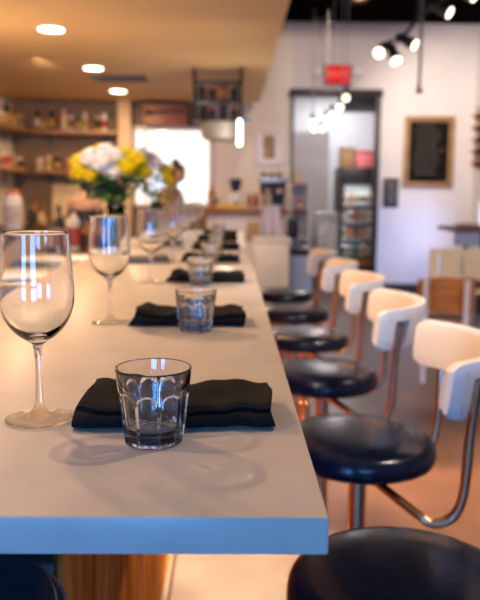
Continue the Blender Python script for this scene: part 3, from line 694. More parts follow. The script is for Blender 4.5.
def row(items, p0, p1, z, where, group, depth=0.0, size=1.0):
    n = len(items); cnt = {}; step = sqrt((p1[0] - p0[0]) ** 2 + (p1[1] - p0[1]) ** 2) / n
    names = []
    for kind, col in items:
        nm = {'jar': 'jar', 'tin': 'canister'}.get(kind, 'bottle'); names.append((col, nm)); cnt[(col, nm)] = cnt.get((col, nm), 0) + 1
    seen = {}
    for i, (kind, col) in enumerate(items):
        f = (i + 0.5) / n; x = p0[0] + (p1[0] - p0[0]) * f; y = p0[1] + (p1[1] - p0[1]) * f
        c, nm = names[i]; k = seen.get((c, nm), 0); seen[(c, nm)] = k + 1
        q = '' if cnt[(c, nm)] == 1 else ', %s of its colour' % nth(k)
        bottle(kind, col, (x, y + random.uniform(-depth, depth), z), '%s %s on the %s%s' % (col, nm, where, q), group, size * random.uniform(0.92, 1.05), min(1.0, step * 0.46 / (RAD[kind] * 1.05 * size)))

# kitchen shelves on the back wall and the left wall
def shelf(name_label, c, d, along):
    t = thing('wall_shelf', name_label, 'shelf', (c[0], c[1], c[2]), group='wooden kitchen wall shelves')
    B().box((0, 0, -d[2] / 2), d, 0.004).done('board', WOODM, t)
    for s in (-0.35, 0.35):
        b = B()
        if along == 'x': b.box((s * d[0], d[1] / 2 - 0.012, -0.09), (0.025, 0.02, 0.13), 0.002); b.box((s * d[0], 0.02, -d[2] - 0.008), (0.025, d[1] * 0.8, 0.014), 0.002)
        else: b.box((-d[0] / 2 + 0.012, s * d[1], -0.09), (0.02, 0.025, 0.13), 0.002); b.box((-0.02, s * d[1], -d[2] - 0.008), (d[0] * 0.8, 0.025, 0.014), 0.002)
        b.done('bracket', BLACKM, t)
shelf('upper wooden shelf on the back kitchen wall, full of bottles', (-2.0, 9.15, 2.07), (1.05, 0.29, 0.045), 'x')
shelf('lower wooden shelf on the back kitchen wall, under the bottles', (-2.0, 9.15, 1.575), (1.05, 0.29, 0.045), 'x')
shelf('upper wooden shelf running along the left kitchen wall', (-2.705, 7.9, 2.07), (0.28, 2.7, 0.045), 'y')
shelf('lower wooden shelf running along the left kitchen wall', (-2.705, 7.9, 1.575), (0.28, 2.7, 0.045), 'y')
row([('wine', 'dark'), ('squat', 'amber'), ('wine', 'dark'), ('squat', 'red'), ('spirit', 'pink'), ('tin', 'white'), ('jar', 'green'), ('spirit', 'clear'), ('jar', 'amber'), ('tin', 'yellow'), ('spirit', 'white'), ('wine', 'green')], (-2.52, 9.13), (-1.50, 9.13), 2.07, 'upper back shelf', 'bottles on the upper back shelf', 0.03)
row([('jar', 'cream'), ('tin', 'cream'), ('squat', 'dark'), ('jar', 'red'), ('tin', 'cream'), ('jar', 'white'), ('tin', 'yellow'), ('jar', 'amber'), ('spirit', 'dark')], (-2.52, 9.13), (-1.50, 9.13), 1.575, 'lower back shelf', 'jars on the lower back shelf', 0.03)
row([('wine', 'dark'), ('squat', 'cream'), ('wine', 'amber'), ('spirit', 'dark'), ('squat', 'clear'), ('wine', 'dark'), ('spirit', 'amber'), ('tin', 'cream')], (-2.68, 7.2), (-2.68, 9.15), 2.07, 'upper left wall shelf', 'bottles on the upper left shelf')
row([('tin', 'cream'), ('jar', 'white'), ('tin', 'cream'), ('jar', 'cream'), ('tin', 'white'), ('jar', 'amber'), ('jar', 'cream')], (-2.68, 7.2), (-2.68, 9.1), 1.575, 'lower left wall shelf', 'jars on the lower left shelf')
# back counters
CAB = mat('cabinet_paint', (0.60, 0.45, 0.28), 0.5, var=0.06)
t = thing('back_counter', 'tan cabinet run under the back kitchen shelves', 'counter', (-2.08, 9.0, 0))
B().box((0, 0.0, 0.43), (1.2, 0.58, 0.86), 0.004).done('cabinet', CAB, t)
B().box((0, -0.02, 0.88), (1.24, 0.62, 0.04), 0.004).done('worktop', STEEL, t)
for k in range(3):
    d = B().box((-0.4 + 0.4 * k, -0.30, 0.43), (0.38, 0.02, 0.78), 0.004).done('door', CAB, t)
    B().tube([(-0.27 + 0.4 * k, -0.325, 0.55), (-0.27 + 0.4 * k, -0.325, 0.70)], 0.006, smooth=False).done('handle', STEEL, d)
t = thing('side_counter', 'dark topped cabinet run along the left kitchen wall', 'counter', (-2.5, 6.9, 0))
B().box((0, 0, 0.43), (0.62, 2.9, 0.86), 0.004).done('cabinet', CAB, t)
B().box((0.02, 0, 0.88), (0.66, 2.94, 0.04), 0.004).done('worktop', BLACKP, t)
for k in range(5):
    d = B().box((0.32, -1.16 + 0.58 * k, 0.43), (0.02, 0.56, 0.78), 0.004).done('door', CAB, t)
    B().tube([(0.345, -0.95 + 0.58 * k, 0.55), (0.345, -0.95 + 0.58 * k, 0.70)], 0.006, smooth=False).done('handle', STEEL, d)
# leaning cutting boards on the back counter
for (x, w_, h_, lab) in ((-2.13, 0.42, 0.50, 'large pale cutting board leaning on the kitchen wall, wider of two'), (-1.72, 0.26, 0.42, 'pale cutting board leaning on the kitchen wall, narrower of two')):
    t = thing('cutting_board', lab, 'cutting board', (x, 9.16, 0.90), group='leaning cutting boards')
    B().box((0, 0.06, h_ / 2), (w_, 0.025, h_), 0.01, rx=-0.14).done('board', mat('pale_board', (0.72, 0.56, 0.36), 0.5, var=0.08, scale=6, stretch=(6, 1, 1)), t)
# things on the side counter
def canister(loc, lab, body, lid, r, h):
    t = thing('storage_canister', lab, 'canister', loc, group='large canisters on the left counter')
    B().lathe([(0, 0), (r, 0), (r * 1.04, 0.01), (r * 1.04, h * 0.86), (r * 0.8, h), (0, h)], seg=28).done('body', body, t)
    B().cyl((0, 0, h), r * 0.75, 0.045, 24, 0.006).done('lid', lid, t)
    B().lathe([(r * 1.045, h * 0.2), (r * 1.045, h * 0.7)], seg=28).done('wrap_label', mat('floral_label', (0.75, 0.58, 0.54), 0.6, var=0.35, scale=22, color2=(0.78, 0.74, 0.70)), t)
canister((-2.22, 7.15, 0.90), 'tall white and pink patterned canister with orange lid at left', WHITEC, COLS['orange'], 0.095, 0.36)
canister((-2.40, 6.85, 0.90), 'tall teal topped white canister by the left photo edge', WHITEC, TEAL, 0.075, 0.44)
canister((-2.36, 7.7, 0.90), 'dark canister with steel lid behind the patterned canister', BLACKP, STEEL, 0.085, 0.30)
row([('wine', 'dark'), ('spirit', 'amber'), ('wine', 'dark'), ('squat', 'orange')], (-2.3, 8.0), (-2.2, 8.3), 0.90, 'left kitchen counter', 'bottles on the left counter')
# yellow bowl on back counter
t = thing('mixing_bowl', 'yellow mixing bowl on the back kitchen counter', 'bowl', (-2.03, 8.78, 0.90))
B().lathe([(0, 0), (0.06, 0), (0.075, 0.02), (0.12, 0.075), (0.14, 0.10), (0.134, 0.10), (0.112, 0.07), (0.07, 0.03), (0, 0.02)], seg=36).done('bowl', mat('yellow_enamel', (0.80, 0.52, 0.06), 0.3, var=0.05), t)
B().lathe([(0.134, 0.10), (0.143, 0.1), (0.143, 0.106), (0.134, 0.106), (0.134, 0.10)], seg=36).done('rim', STEEL, t)

# under-bar prep counter with white boards
t = thing('prep_counter', 'dark steel prep counter behind the bar', 'counter', (-1.0, 3.9, 0))
B().box((0, 0, 0.43), (0.56, 2.6, 0.80), 0.004).done('cabinet', BLACKM, t)
B().box((0, 0, 0.865), (0.60, 2.64, 0.05), 0.005).done('worktop', mat('dark_steel', (0.10, 0.10, 0.105), 0.35, 0.8, var=0.1), t)
for k in range(4): B().box((-0.285, -0.96 + 0.64 * k, 0.43), (0.02, 0.6, 0.74), 0.004).done('door', BLACKP, t)
for (x, y, lab) in ((-0.99, 4.05, 'white cutting board on the prep counter behind the near wine glass'), (-1.0, 3.2, 'white cutting board on the prep counter, nearest of the pair')):
    t = thing('prep_board', lab, 'cutting board', (x, y, 0.89), group='white boards on the prep counter')
    B().box((0, 0, 0.0125), (0.44, 0.30, 0.025), 0.008).done('board', WHITEC, t)
    B().box((0.19, 0, 0.0262), (0.02, 0.10, 0.004), 0.002).done('grip', GREYP, t)
row([('wine', 'dark'), ('spirit', 'clear'), ('squat', 'amber'), ('spirit', 'dark'), ('jar', 'clear')], (-1.15, 4.5), (-0.8, 5.05), 0.89, 'prep counter behind the bar', 'bottles on the prep counter')

# wooden crate over the kitchen window
t = thing('wall_crate', 'reddish brown wooden crate shelf above the bright kitchen window', 'crate', (-0.85, YB - 0.13, 2.155))
b = B(); b.box((0, 0, 0.0125), (0.56, 0.25, 0.025), 0.003); b.box((0, 0, 0.235), (0.56, 0.25, 0.025), 0.003)
for x in (-0.27, 0.27): b.box((x, 0, 0.125), (0.025, 0.25, 0.20), 0.003)
b.box((0, 0.115, 0.125), (0.52, 0.02, 0.2)); b.done('frame', WOODR, t)
b = B()
for z in (0.05, 0.095, 0.20): b.box((0, -0.128, z), (0.56, 0.012, 0.036), 0.002)
b.done('slats', WOODR, t)

# hanging bottle rack over the bar end
rk = thing('hanging_rack', 'dark hanging bottle rack on rods below the tan ceiling', 'rack', (-0.14, 6.9, 0))
for sx in (-0.225, 0.225):
    for sy_ in (-0.12, 0.12): B().cyl((sx, sy_, 1.98), 0.012, ZS - 1.98, 12).done('rod', BLACKM, rk)
for z in (1.985, 2.165, 2.335):
    B().box((0, 0, z), (0.47, 0.28, 0.016), 0.003).done('shelf', BLACKM, rk)
b = B()
for x in (-0.075, 0.075):
    b.box((x, 0.1, 2.16), (0.01, 0.01, 0.35))
b.done('back_bars', BLACKM, rk)
B().lathe([(0, 1.80), (0.13, 1.80), (0.17, 1.82), (0.19, 1.90), (0.195, 1.965), (0.185, 1.965), (0.18, 1.90), (0.16, 1.83), (0, 1.815)], (0.02, 0, 0), 36).done('drip_tray', mat('matt_grey_metal', (0.30, 0.28, 0.26), 0.6, var=0.05), rk, label='grey metal tray under the rack')
row([('jar', 'navy'), ('jar', 'rose'), ('jar', 'navy'), ('jar', 'rose')], (-0.35, 6.86), (0.07, 6.86), 1.9935, 'hanging rack lower tier', 'jars on the hanging rack', size=0.85)
row([('jar', 'navy'), ('jar', 'rose'), ('jar', 'red'), ('jar', 'navy')], (-0.35, 6.86), (0.07, 6.86), 2.1735, 'hanging rack upper tier', 'jars on the hanging rack', size=0.85)
# glowing tube pendant
t = thing('tube_pendant', 'bright vertical tube lamp hanging beside the bottle rack', 'pendant light', (0.07, 6.6, 1.735))
B().cyl((0, 0, 0), 0.019, 0.235, 20, 0.008).done('tube', emis('tube_glow', (1.0, 0.92, 0.78), 7), t)
B().cyl((0, 0, 0.235), 0.036, 0.04, 20, 0.004).done('socket', BLACKM, t)
B().box((0.05, 0, 0.23), (0.09, 0.03, 0.03), 0.006).done('blue_clip', mat('blue_clip', (0.05, 0.18, 0.34), 0.4), t)
B().cyl((0, 0, 0.275), 0.004, ZS - 1.735 - 0.275, 8).done('cord', BLACKP, t)
light('tube_lamp', 'POINT', (0.07, 6.5, 1.70), 8, (1.0, 0.86, 0.66), 0.05)

# ------------------------------------------------------------------ service counter at the far end
sc_ = thing('service_counter', 'white service counter with red brown wooden top at the back', 'counter', (0.17, 8.55, 0))
B().box((0, 0, 0.535), (0.92, 0.56, 1.05), 0.004).done('cabinet', WHITE, sc_)
B().box((0, -0.03, 1.09), (1.0, 0.68, 0.05), 0.006).done('wooden_top', WOODR, sc_)
B().box((0.17, -0.29, 0.86), (0.33, 0.03, 0.22), 0.006).done('tan_panel', mat('tan_panel', (0.50, 0.31, 0.16), 0.5, var=0.1), sc_)
B().box((-0.25, -0.29, 0.86), (0.36, 0.03, 0.22), 0.006).done('white_panel', WHITEC, sc_)
t = thing('low_cabinet', 'plain white low cabinet at the end of the bar', 'cabinet', (0.435, 7.75, 0))
B().box((0, 0.0, 0.42), (0.385, 0.44, 0.72), 0.004).done('body', WHITE, t)
B().box((0, -0.01, 0.80), (0.40, 0.47, 0.035), 0.005).done('top', WHITEC, t)
B().box((0, -0.01, 0.03), (0.35, 0.40, 0.06)).done('plinth', BLACKP, t)
B().box((0, -0.229, 0.42), (0.365, 0.018, 0.70), 0.004).done('door', WHITE, t)
# lilac apron hanging down from the counter
def cloth(u, v, sd):
    x = (u - 0.5) * (0.19 + 0.09 * (1 - v)); z = 0.82 + 0.32 * v
    y = -0.02 - 0.035 * sin(u * 15 + 1) * (1 - v * 0.6) - 0.05 * (1 - v)
    return (0.46 + x, 8.13 + y + (0.004 if sd else -0.004), z)
t = thing('apron', 'pale lilac apron hanging down the service counter above the white cabinet', 'apron', (0, 0, 0))
B().grid(cloth, 30, 12).done('cloth', LILAC, t)
B().tube([(0.40, 8.12, 1.135), (0.43, 8.15, 1.16), (0.49, 8.15, 1.16), (0.52, 8.12, 1.135)], 0.008).done('neck_strap', LILAC, t)
# pale blue bin with black lid, and black bag
t = thing('waste_bin', 'pale blue bin with black lid right of the white cabinet', 'bin', (0.80, 8.05, 0))
B().box((0, 0, 0.30), (0.25, 0.34, 0.60), 0.025, 3).done('bin_body', BLUEB, t)
B().box((0, 0, 0.635), (0.26, 0.35, 0.08), 0.03, 3).done('lid', BLACKP, t)
B().box((0, -0.08, 0.685), (0.16, 0.12, 0.02), 0.006, rx=0.2).done('flap', BLACKP, t)
t = thing('black_bag', 'black bag hanging at the right end of the service counter', 'bag', (0.73, 8.30, 0.76))
B().box((0, 0, 0.13), (0.14, 0.10, 0.24), 0.04, 4).done('bag_body', BLACKP, t)
B().tube([(-0.04, 0, 0.23), (-0.03, 0, 0.33), (0.03, 0, 0.33), (0.04, 0, 0.23)], 0.006).done('strap', BLACKP, t)
# tall narrow shelf unit by the passage
t = thing('narrow_shelf_unit', 'narrow white shelf unit beside the passage opening', 'shelf unit', (0.86, 8.95, 0))
b = B()
for x in (-0.11, 0.11): b.box((x, 0, 0.71), (0.02, 0.26, 1.42), 0.002)
b.box((0, 0.125, 0.71), (0.22, 0.01, 1.42)); b.done('case', WHITE, t)
for z in (0.05, 0.4, 0.75, 1.08, 1.41): B().box((0, 0, z), (0.22, 0.25, 0.02), 0.002).done('shelf', WOODR if z > 1 else WHITE, t)
bottle('jar', 'cream', (0.83, 8.92, 1.421), 'cream jar on top of the narrow white shelf unit', 'jars on the narrow shelf unit', 1.0)
bottle('jar', 'red', (0.86, 8.92, 1.091), 'red jar on the upper shelf of the narrow white unit', 'jars on the narrow shelf unit', 1.0)
bottle('tin', 'white', (0.86, 8.92, 0.761), 'white canister on the middle shelf of the narrow unit', 'jars on the narrow shelf unit', 1.0)

# things on the service counter (top at z 1.115)
CT = 1.115
t = thing('espresso_machine', 'dark espresso machine with pale blue top on the service counter', 'coffee machine', (0.50, 8.62, CT))
B().box((0, 0.05, 0.17), (0.30, 0.30, 0.30), 0.02, 3).done('body', BLACKM, t)
B().box((0, -0.02, 0.345), (0.34, 0.40, 0.075), 0.03, 3).done('cup_warmer', mat('pale_blue_steel', (0.55, 0.66, 0.85), 0.2, 0.5), t)
B().box((0, -0.14, 0.025), (0.28, 0.16, 0.045), 0.006).done('drip_tray', STEEL, t)
for x in (-0.07, 0.07):
    g = B().cyl((x, -0.14, 0.19), 0.032, 0.05, 18, 0.004).done('group_head', CHROME, t)
    B().tube([(x, -0.16, 0.185), (x, -0.26, 0.17)], 0.012, smooth=False).done('portafilter_handle', BLACKP, g)
for x in (-0.15, 0.15): B().tube([(x, -0.12, 0.30), (x * 1.08, -0.17, 0.24), (x * 1.08, -0.18, 0.10)], 0.006).done('steam_wand', CHROME, t)
for i, x in enumerate((0.39, 0.48, 0.57)):
    t = thing('cup', 'small dark cup on the espresso machine, ' + nth(i), 'cup', (x, 8.59, CT + 0.3835), group='cups on the espresso machine')
    B().lathe([(0, 0), (0.024, 0), (0.036, 0.055), (0.033, 0.055), (0.022, 0.006), (0, 0.006)], seg=24).done('bowl', [BLACKP, COLS['amber'], BLACKP][i], t)
    B().tube([(0.034, 0, 0.045), (0.055, 0, 0.04), (0.052, 0, 0.02), (0.029, 0, 0.015)], 0.004).done('handle', [BLACKP, COLS['amber'], BLACKP][i], t)
t = thing('coffee_grinder', 'white coffee grinder with dark blue hopper on the service counter', 'coffee grinder', (0.045, 8.62, CT))
B().box((0, 0, 0.10), (0.14, 0.18, 0.20), 0.02, 3).done('body', WHITEC, t)
B().lathe([(0, 0.20), (0.045, 0.20), (0.075, 0.30), (0.075, 0.36), (0, 0.365)], seg=24).done('hopper', mat('navy_hopper', (0.03, 0.04, 0.09), 0.25), t)
B().box((0, -0.10, 0.07), (0.05, 0.05, 0.03), 0.006).done('spout', BLACKP, t)
t = thing('serving_tray', 'yellow serving tray on the service counter', 'tray', (-0.03, 8.33, CT))
TRAYM = mat('yellow_tray_paint', (0.80, 0.50, 0.06), 0.4, var=0.05)
B().box((0, 0, 0.008), (0.34, 0.20, 0.016), 0.006).done('base', TRAYM, t)
b = B()
for s in (-1, 1): b.box((s * 0.165, 0, 0.03), (0.012, 0.20, 0.045), 0.004); b.box((0, s * 0.096, 0.03), (0.34, 0.012, 0.045), 0.004)
b.done('rim', TRAYM, t)
row([('tin', 'cream'), ('tin', 'clear'), ('tin', 'white'), ('tin', 'cream')], (0.17, 8.265), (0.47, 8.265), CT, 'service counter', 'service counter canisters')
bottle('spirit', 'orange', (-0.25, 8.45, CT), 'orange bottle at the left end of the service counter', 'bottles on the service counter')
bottle('squat', 'cream', (-0.22, 8.62, CT), 'cream bottle behind the orange bottle on the service counter', 'bottles on the service counter')
# poster behind the service counter
t = thing('framed_picture', 'white framed brown abstract picture on the far cream wall', 'picture', (0.485, YB - 0.02, 1.905))
b = B()
for s in (-1, 1): b.box((s * 0.17, 0, 0), (0.035, 0.03, 0.46), 0.003); b.box((0, 0, s * 0.2125), (0.304, 0.028, 0.035), 0.002)
b.done('frame', WHITE, t)
B().box((0, 0.008, 0), (0.31, 0.006, 0.40)).done('mat_board', WHITEC, t)
B().box((0, 0.003, 0), (0.15, 0.006, 0.30)).done('print', mat('abstract_print', (0.28, 0.14, 0.06), 0.6, var=0.5, scale=14, color2=(0.55, 0.36, 0.20)), t)

# ------------------------------------------------------------------ dining side
# chalkboard
t = thing('chalkboard', 'wood framed chalkboard with faint chalk writing on the back wall', 'chalkboard', (2.575, YB - 0.025, 1.86))
b = B()
for s in (-1, 1): b.box((s * 0.295, 0, 0), (0.07, 0.04, 0.92), 0.004); b.box((0, 0, s * 0.425), (0.519, 0.038, 0.07), 0.003)
b.done('frame', WOODM, t)
B().box((0, 0.008, 0), (0.54, 0.01, 0.80)).done('slate', mat('slate', (0.014, 0.011, 0.009), 0.85, var=0.3, scale=6, spec=0.05), t)
b = B(); rnd = random.Random(2)
for k in range(9):
    z = 0.33 - 0.075 * k; x0 = -0.22 + rnd.uniform(0, 0.06); x1 = 0.2 - rnd.uniform(0, 0.14); pts = []; x = x0
    while x < x1:
        pts.append((x, 0.001, z + rnd.uniform(-0.013, 0.013))); x += 0.012
    b.tube(pts, 0.0022, 5, 1, False)
b.done('chalk_writing', mat('chalk', (0.45, 0.42, 0.40), 0.9), t)
# small dark notice
t = thing('wall_notice', 'small dark notice board left of the chalkboard', 'sign', (2.098, YB - 0.015, 1.325))
B().box((0, 0, 0), (0.20, 0.02, 0.38), 0.003).done('board', mat('dark_notice', (0.045, 0.035, 0.035), 0.7, spec=0.1, var=0.2), t)
b = B()
for k, z in enumerate((0.12, 0.05, -0.03, -0.11)): b.box((0, -0.011, z), (0.12 - 0.02 * (k % 2), 0.003, 0.018))
b.done('pale_lines', mat('notice_lines', (0.32, 0.31, 0.33), 0.7), t)

# drinks fridge in the passage
FX, FY = 1.90, 10.75
fr = thing('drinks_fridge', 'tall black drinks fridge with lit glass door in the passage', 'fridge', (FX, FY, 0))
b = B()
for s in (-1, 1): b.box((s * 0.285, 0, 0.85), (0.04, 0.56, 1.70), 0.004)
b.box((0, 0.27, 0.85), (0.56, 0.03, 1.70)); b.box((0, 0, 1.59), (0.56, 0.56, 0.22), 0.004); b.box((0, 0, 0.18), (0.56, 0.56, 0.36), 0.004)
b.done('case', BLACKM, fr)
B().box((0, -0.285, 0.30), (0.50, 0.02, 0.13), 0.004).done('kick_panel', mat('orange_brown_panel', (0.30, 0.13, 0.04), 0.5), fr)
B().box((0, 0.25, 0.92), (0.53, 0.01, 1.1)).done('liner', WHITEC, fr)
dr = bpy.data.objects.new('door', None); COL.objects.link(dr); dr.parent = fr
b = B()
for s in (-1, 1): b.box((s * 0.255, -0.295, 0.92), (0.05, 0.03, 1.14), 0.004); b.box((0, -0.295, 0.92 + s * 0.545), (0.56, 0.03, 0.05), 0.004)
bpy.data.objects.remove(dr)
dr = b.done('door', BLACKP, fr); B().box((0, -0.295, 0.92), (0.47, 0.006, 1.05)).done('door_glass', PANE, dr)
B().tube([(-0.255, -0.33, 0.8), (-0.255, -0.33, 1.05)], 0.01, smooth=False).done('handle', STEEL, dr)
for z in (0.38, 0.64, 0.90, 1.16): B().box((0, 0, z), (0.52, 0.46, 0.012), 0.002).done('shelf', WHITEM, fr)
B().box((0, 0.0, 1.465), (0.40, 0.05, 0.02), 0.004).done('light_strip', emis('fridge_glow', (0.85, 0.95, 1.0), 2), fr)
light('fridge_lamp', 'AREA', (FX, FY - 0.08, 1.45), 2.6, (0.85, 0.95, 1.0), 0.45, (FX, FY, 0.3), 0.2)
light('fridge_lamp', 'AREA', (FX - 0.245, FY - 0.24, 0.9), 0.9, (0.85, 0.95, 1.0), 0.03, (FX + 0.1, FY + 0.3, 0.9), 1.0)
for zi, (z, items, nm) in enumerate(((0.387, [('squat', 'white'), ('squat', 'clear'), ('squat', 'teal'), ('squat', 'white'), ('squat', 'clear')], 'lowest fridge shelf'), (0.647, [('squat', 'clear'), ('squat', 'red'), ('squat', 'dark'), ('squat', 'red'), ('squat', 'white')], 'second lowest fridge shelf'),
                     (0.907, [('squat', 'amber'), ('squat', 'white'), ('squat', 'amber'), ('squat', 'clear'), ('squat', 'white')], 'second highest fridge shelf'), (1.167, [('squat', 'cream'), ('squat', 'orange'), ('squat', 'cream'), ('squat', 'white'), ('squat', 'cream')], 'highest fridge shelf'))):
    row(items, (FX - 0.24, FY - 0.12), (FX + 0.24, FY - 0.12), z, nm, 'drinks in the fridge')
for (x, w_, h_, m_, lab) in ((FX - 0.17, 0.20, 0.26, CARD, 'brown cardboard box on top of the fridge'), (FX + 0.10, 0.29, 0.21, PINK, 'pink box with red lid on top of the fridge')):
    t = thing('box', lab, 'box', (x, FY - 0.05, 1.70), group='boxes on the fridge')
    B().box((0, 0, h_ / 2), (w_, 0.3, h_), 0.006).done('carton', m_, t)
    B().box((0, 0, h_ + 0.02), (w_ + 0.01, 0.31, 0.045), 0.006).done('lid', RED if m_ is PINK else CARD, t)
# A-frame sign in the passage
t = thing('sandwich_board', 'grey folding A-frame board in the passage left of the fridge', 'sign', (1.40, 10.35, 0))
for s in (-1, 1):
    f = B().box((0, s * 0.16, 0.52), (0.34, 0.02, 1.06), 0.004, rx=s * 0.28).done('leaf', GREYP, t)
    B().box((0, s * 0.172, 0.58), (0.26, 0.006, 0.66), rx=s * 0.28).done('panel', mat('board_face', (0.42, 0.40, 0.40), 0.7, var=0.3, scale=12), f)
B().tube([(-0.17, 0, 1.04), (0.17, 0, 1.04)], 0.01, smooth=False).done('hinge', STEEL, t)

# school chair with white metal posts
ch = thing('school_chair', 'orange wood chair with white metal posts right of the stools', 'chair', (1.47, 4.72, 0), radians(-14))
for s in (-1, 1):
    B().tube([(s * 0.135, -0.06, 0.0), (s * 0.135, -0.02, 0.40), (s * 0.135, -0.015, 0.55), (s * 0.135, -0.035, 0.715)], 0.020, 12, 5).done('back_post', WHITEM, ch)
    B().tube([(s * 0.135, 0.33, 0.0), (s * 0.135, 0.30, 0.41)], 0.015, 12, smooth=False).done('front_leg', WHITEM, ch)
    B().tube([(s * 0.135, -0.02, 0.41), (s * 0.135, 0.31, 0.41)], 0.013, 12, smooth=False).done('side_rail', WHITEM, ch)
def cb(u, v, sd):
    x = (u - 0.5) * 0.38; z = 0.475 + 0.25 * v - 0.02 * (2 * u - 1) ** 2 * v
    return (x, 0.028 - 0.03 * v - 0.03 * (1 - (2 * u - 1) ** 2) * -1 - (0.012 if sd else 0) - 0.028, z)
B().grid(lambda u, v, sd: (cb(u, v, sd)[0], cb(u, v, sd)[1] + 0.055, cb(u, v, sd)[2]), 20, 6).done('backrest', WOODO, ch)
B().box((0, 0.16, 0.435), (0.36, 0.36, 0.018), 0.008, 3).done('seat', WOODO, ch)
b = B(); b.box((0, 0.02, 0.452), (0.27, 0.02, 0.03), 0.004); b.done('cross_rail', BLACKM, ch)
# cream bench with slotted back
bn = thing('slotted_bench', 'cream wooden bench with slotted back by the right wall', 'bench', (2.42, 6.55, 0), radians(-6))
def bmask(i, j):
    return not (2 <= j <= 5 and i % 6 in (2,) and 0 < i < 29)
B().grid(lambda u, v, sd: ((u - 0.5) * 1.05, (0.03 if sd else 0.0) + 0.07 * v, 0.44 + 0.34 * v), 30, 7, bmask).done('backrest', CREAMB, bn)
B().box((0, -0.19, 0.43), (1.05, 0.40, 0.03), 0.006).done('seat', CREAMB, bn)
for sx in (-0.49, 0.49):
    for syy in (-0.35, 0.0): B().box((sx, syy, 0.2075), (0.045, 0.045, 0.415), 0.004).done('leg', CREAMB, bn)
# dark cushions on the bench
for i, x in enumerate((2.15, 2.45, 2.75)):
    t = thing('cushion', 'small dark cushion on the cream bench, ' + nth(i), 'cushion', (x, 6.35, 0.446), group='cushions on the cream bench')
    B().box((0, 0, 0.04), (0.24, 0.24, 0.08), 0.035, 4).done('pad', mat('dark_cushion', (0.05, 0.035, 0.03), 0.9, var=0.2, bump=0.2), t)
    B().tube([(0.105 * sx, 0.105 * sy2, 0.04) for sx, sy2 in ((-1, -1), (1, -1), (1, 1), (-1, 1), (-1, -1))], 0.005, 6, smooth=False).done('piping', BLACKP, t)
# table along the right wall
tb = thing('wall_table', 'dark wood topped table by the right wall under the rack', 'table', (2.78, 7.85, 0))
B().box((0, 0, 0.925), (0.76, 0.62, 0.045), 0.006).done('tabletop', mat('dark_table_wood', (0.17, 0.075, 0.035), 0.4, var=0.3, scale=5, stretch=(1, 6, 6)), tb)
B().box((-0.20, -0.20, 0.825), (0.24, 0.12, 0.15), 0.006).done('drawer', BLUEB, tb, label='pale blue drawer under the top')
B().tube([(-0.24, -0.275, 0.825), (-0.16, -0.275, 0.825)], 0.006, smooth=False).done('drawer_pull', STEEL, tb)
for sx in (-0.05, 0.33):
    for sy2 in (-0.26, 0.26): B().box((sx, sy2, 0.45), (0.045, 0.045, 0.90), 0.004).done('leg', BLACKM, tb)
# items on the table: two trays
for i, (x, lab) in enumerate(((2.62, 'small brown wooden tray on the wall table, left one'), (2.92, 'small brown wooden tray on the wall table, right one'))):
    t = thing('wooden_tray', lab, 'tray', (x, 7.75, 0.9475), group='trays on the wall table')
    B().box((0, 0, 0.008), (0.22, 0.16, 0.016), 0.004).done('base', WOODM, t)
    b = B()
    for s in (-1, 1): b.box((s * 0.105, 0, 0.02), (0.01, 0.16, 0.03), 0.002); b.box((0, s * 0.075, 0.02), (0.2, 0.01, 0.03), 0.002)
    b.done('rim', WOODM, t)
# wooden rack on the right wall
rk2 = thing('wine_rack', 'wooden bottle rack on the right wall by the photo edge', 'wine rack', (XR - 0.12, 8.3, 1.62))
b = B()
for s in (-1, 1): b.box((0, s * 0.32, 0.36), (0.22, 0.03, 0.74), 0.003)
b.box((0.1, 0, 0.36), (0.02, 0.62, 0.74)); b.done('case', WOODC, rk2)
for k in range(6): B().box((0, 0, 0.01 + 0.14 * k), (0.22, 0.62, 0.02), 0.002).done('shelf', WOODM, rk2)
def lying(k, j):
    t = thing('wine_bottle', 'dark wine bottle lying in the wall rack, row %s up, %s' % (['lowest', 'second', 'third', 'fourth', 'top'][k], ['nearest', 'middle', 'farthest'][j]), 'bottle', (XR - 0.036, 8.3 - 0.2 + 0.2 * j, 1.62 + 0.02 + 0.14 * k + 0.0395), group='wine bottles in the wall rack')
    M = Matrix.Rotation(-pi / 2, 4, 'Y')
    B().lathe([(0, 0), (0.036, 0), (0.038, 0.005), (0.038, 0.19), (0.03, 0.215), (0.014, 0.24), (0.014, 0.27), (0, 0.27)], seg=18, M=M).done('body', COLS['dark'], t)
    B().lathe([(0, 0.27), (0.0155, 0.27), (0.0155, 0.235), (0.014, 0.235)], seg=14, M=M).done('cap', RED, t)
for k in range(5):
    for j in range(3): lying(k, j)

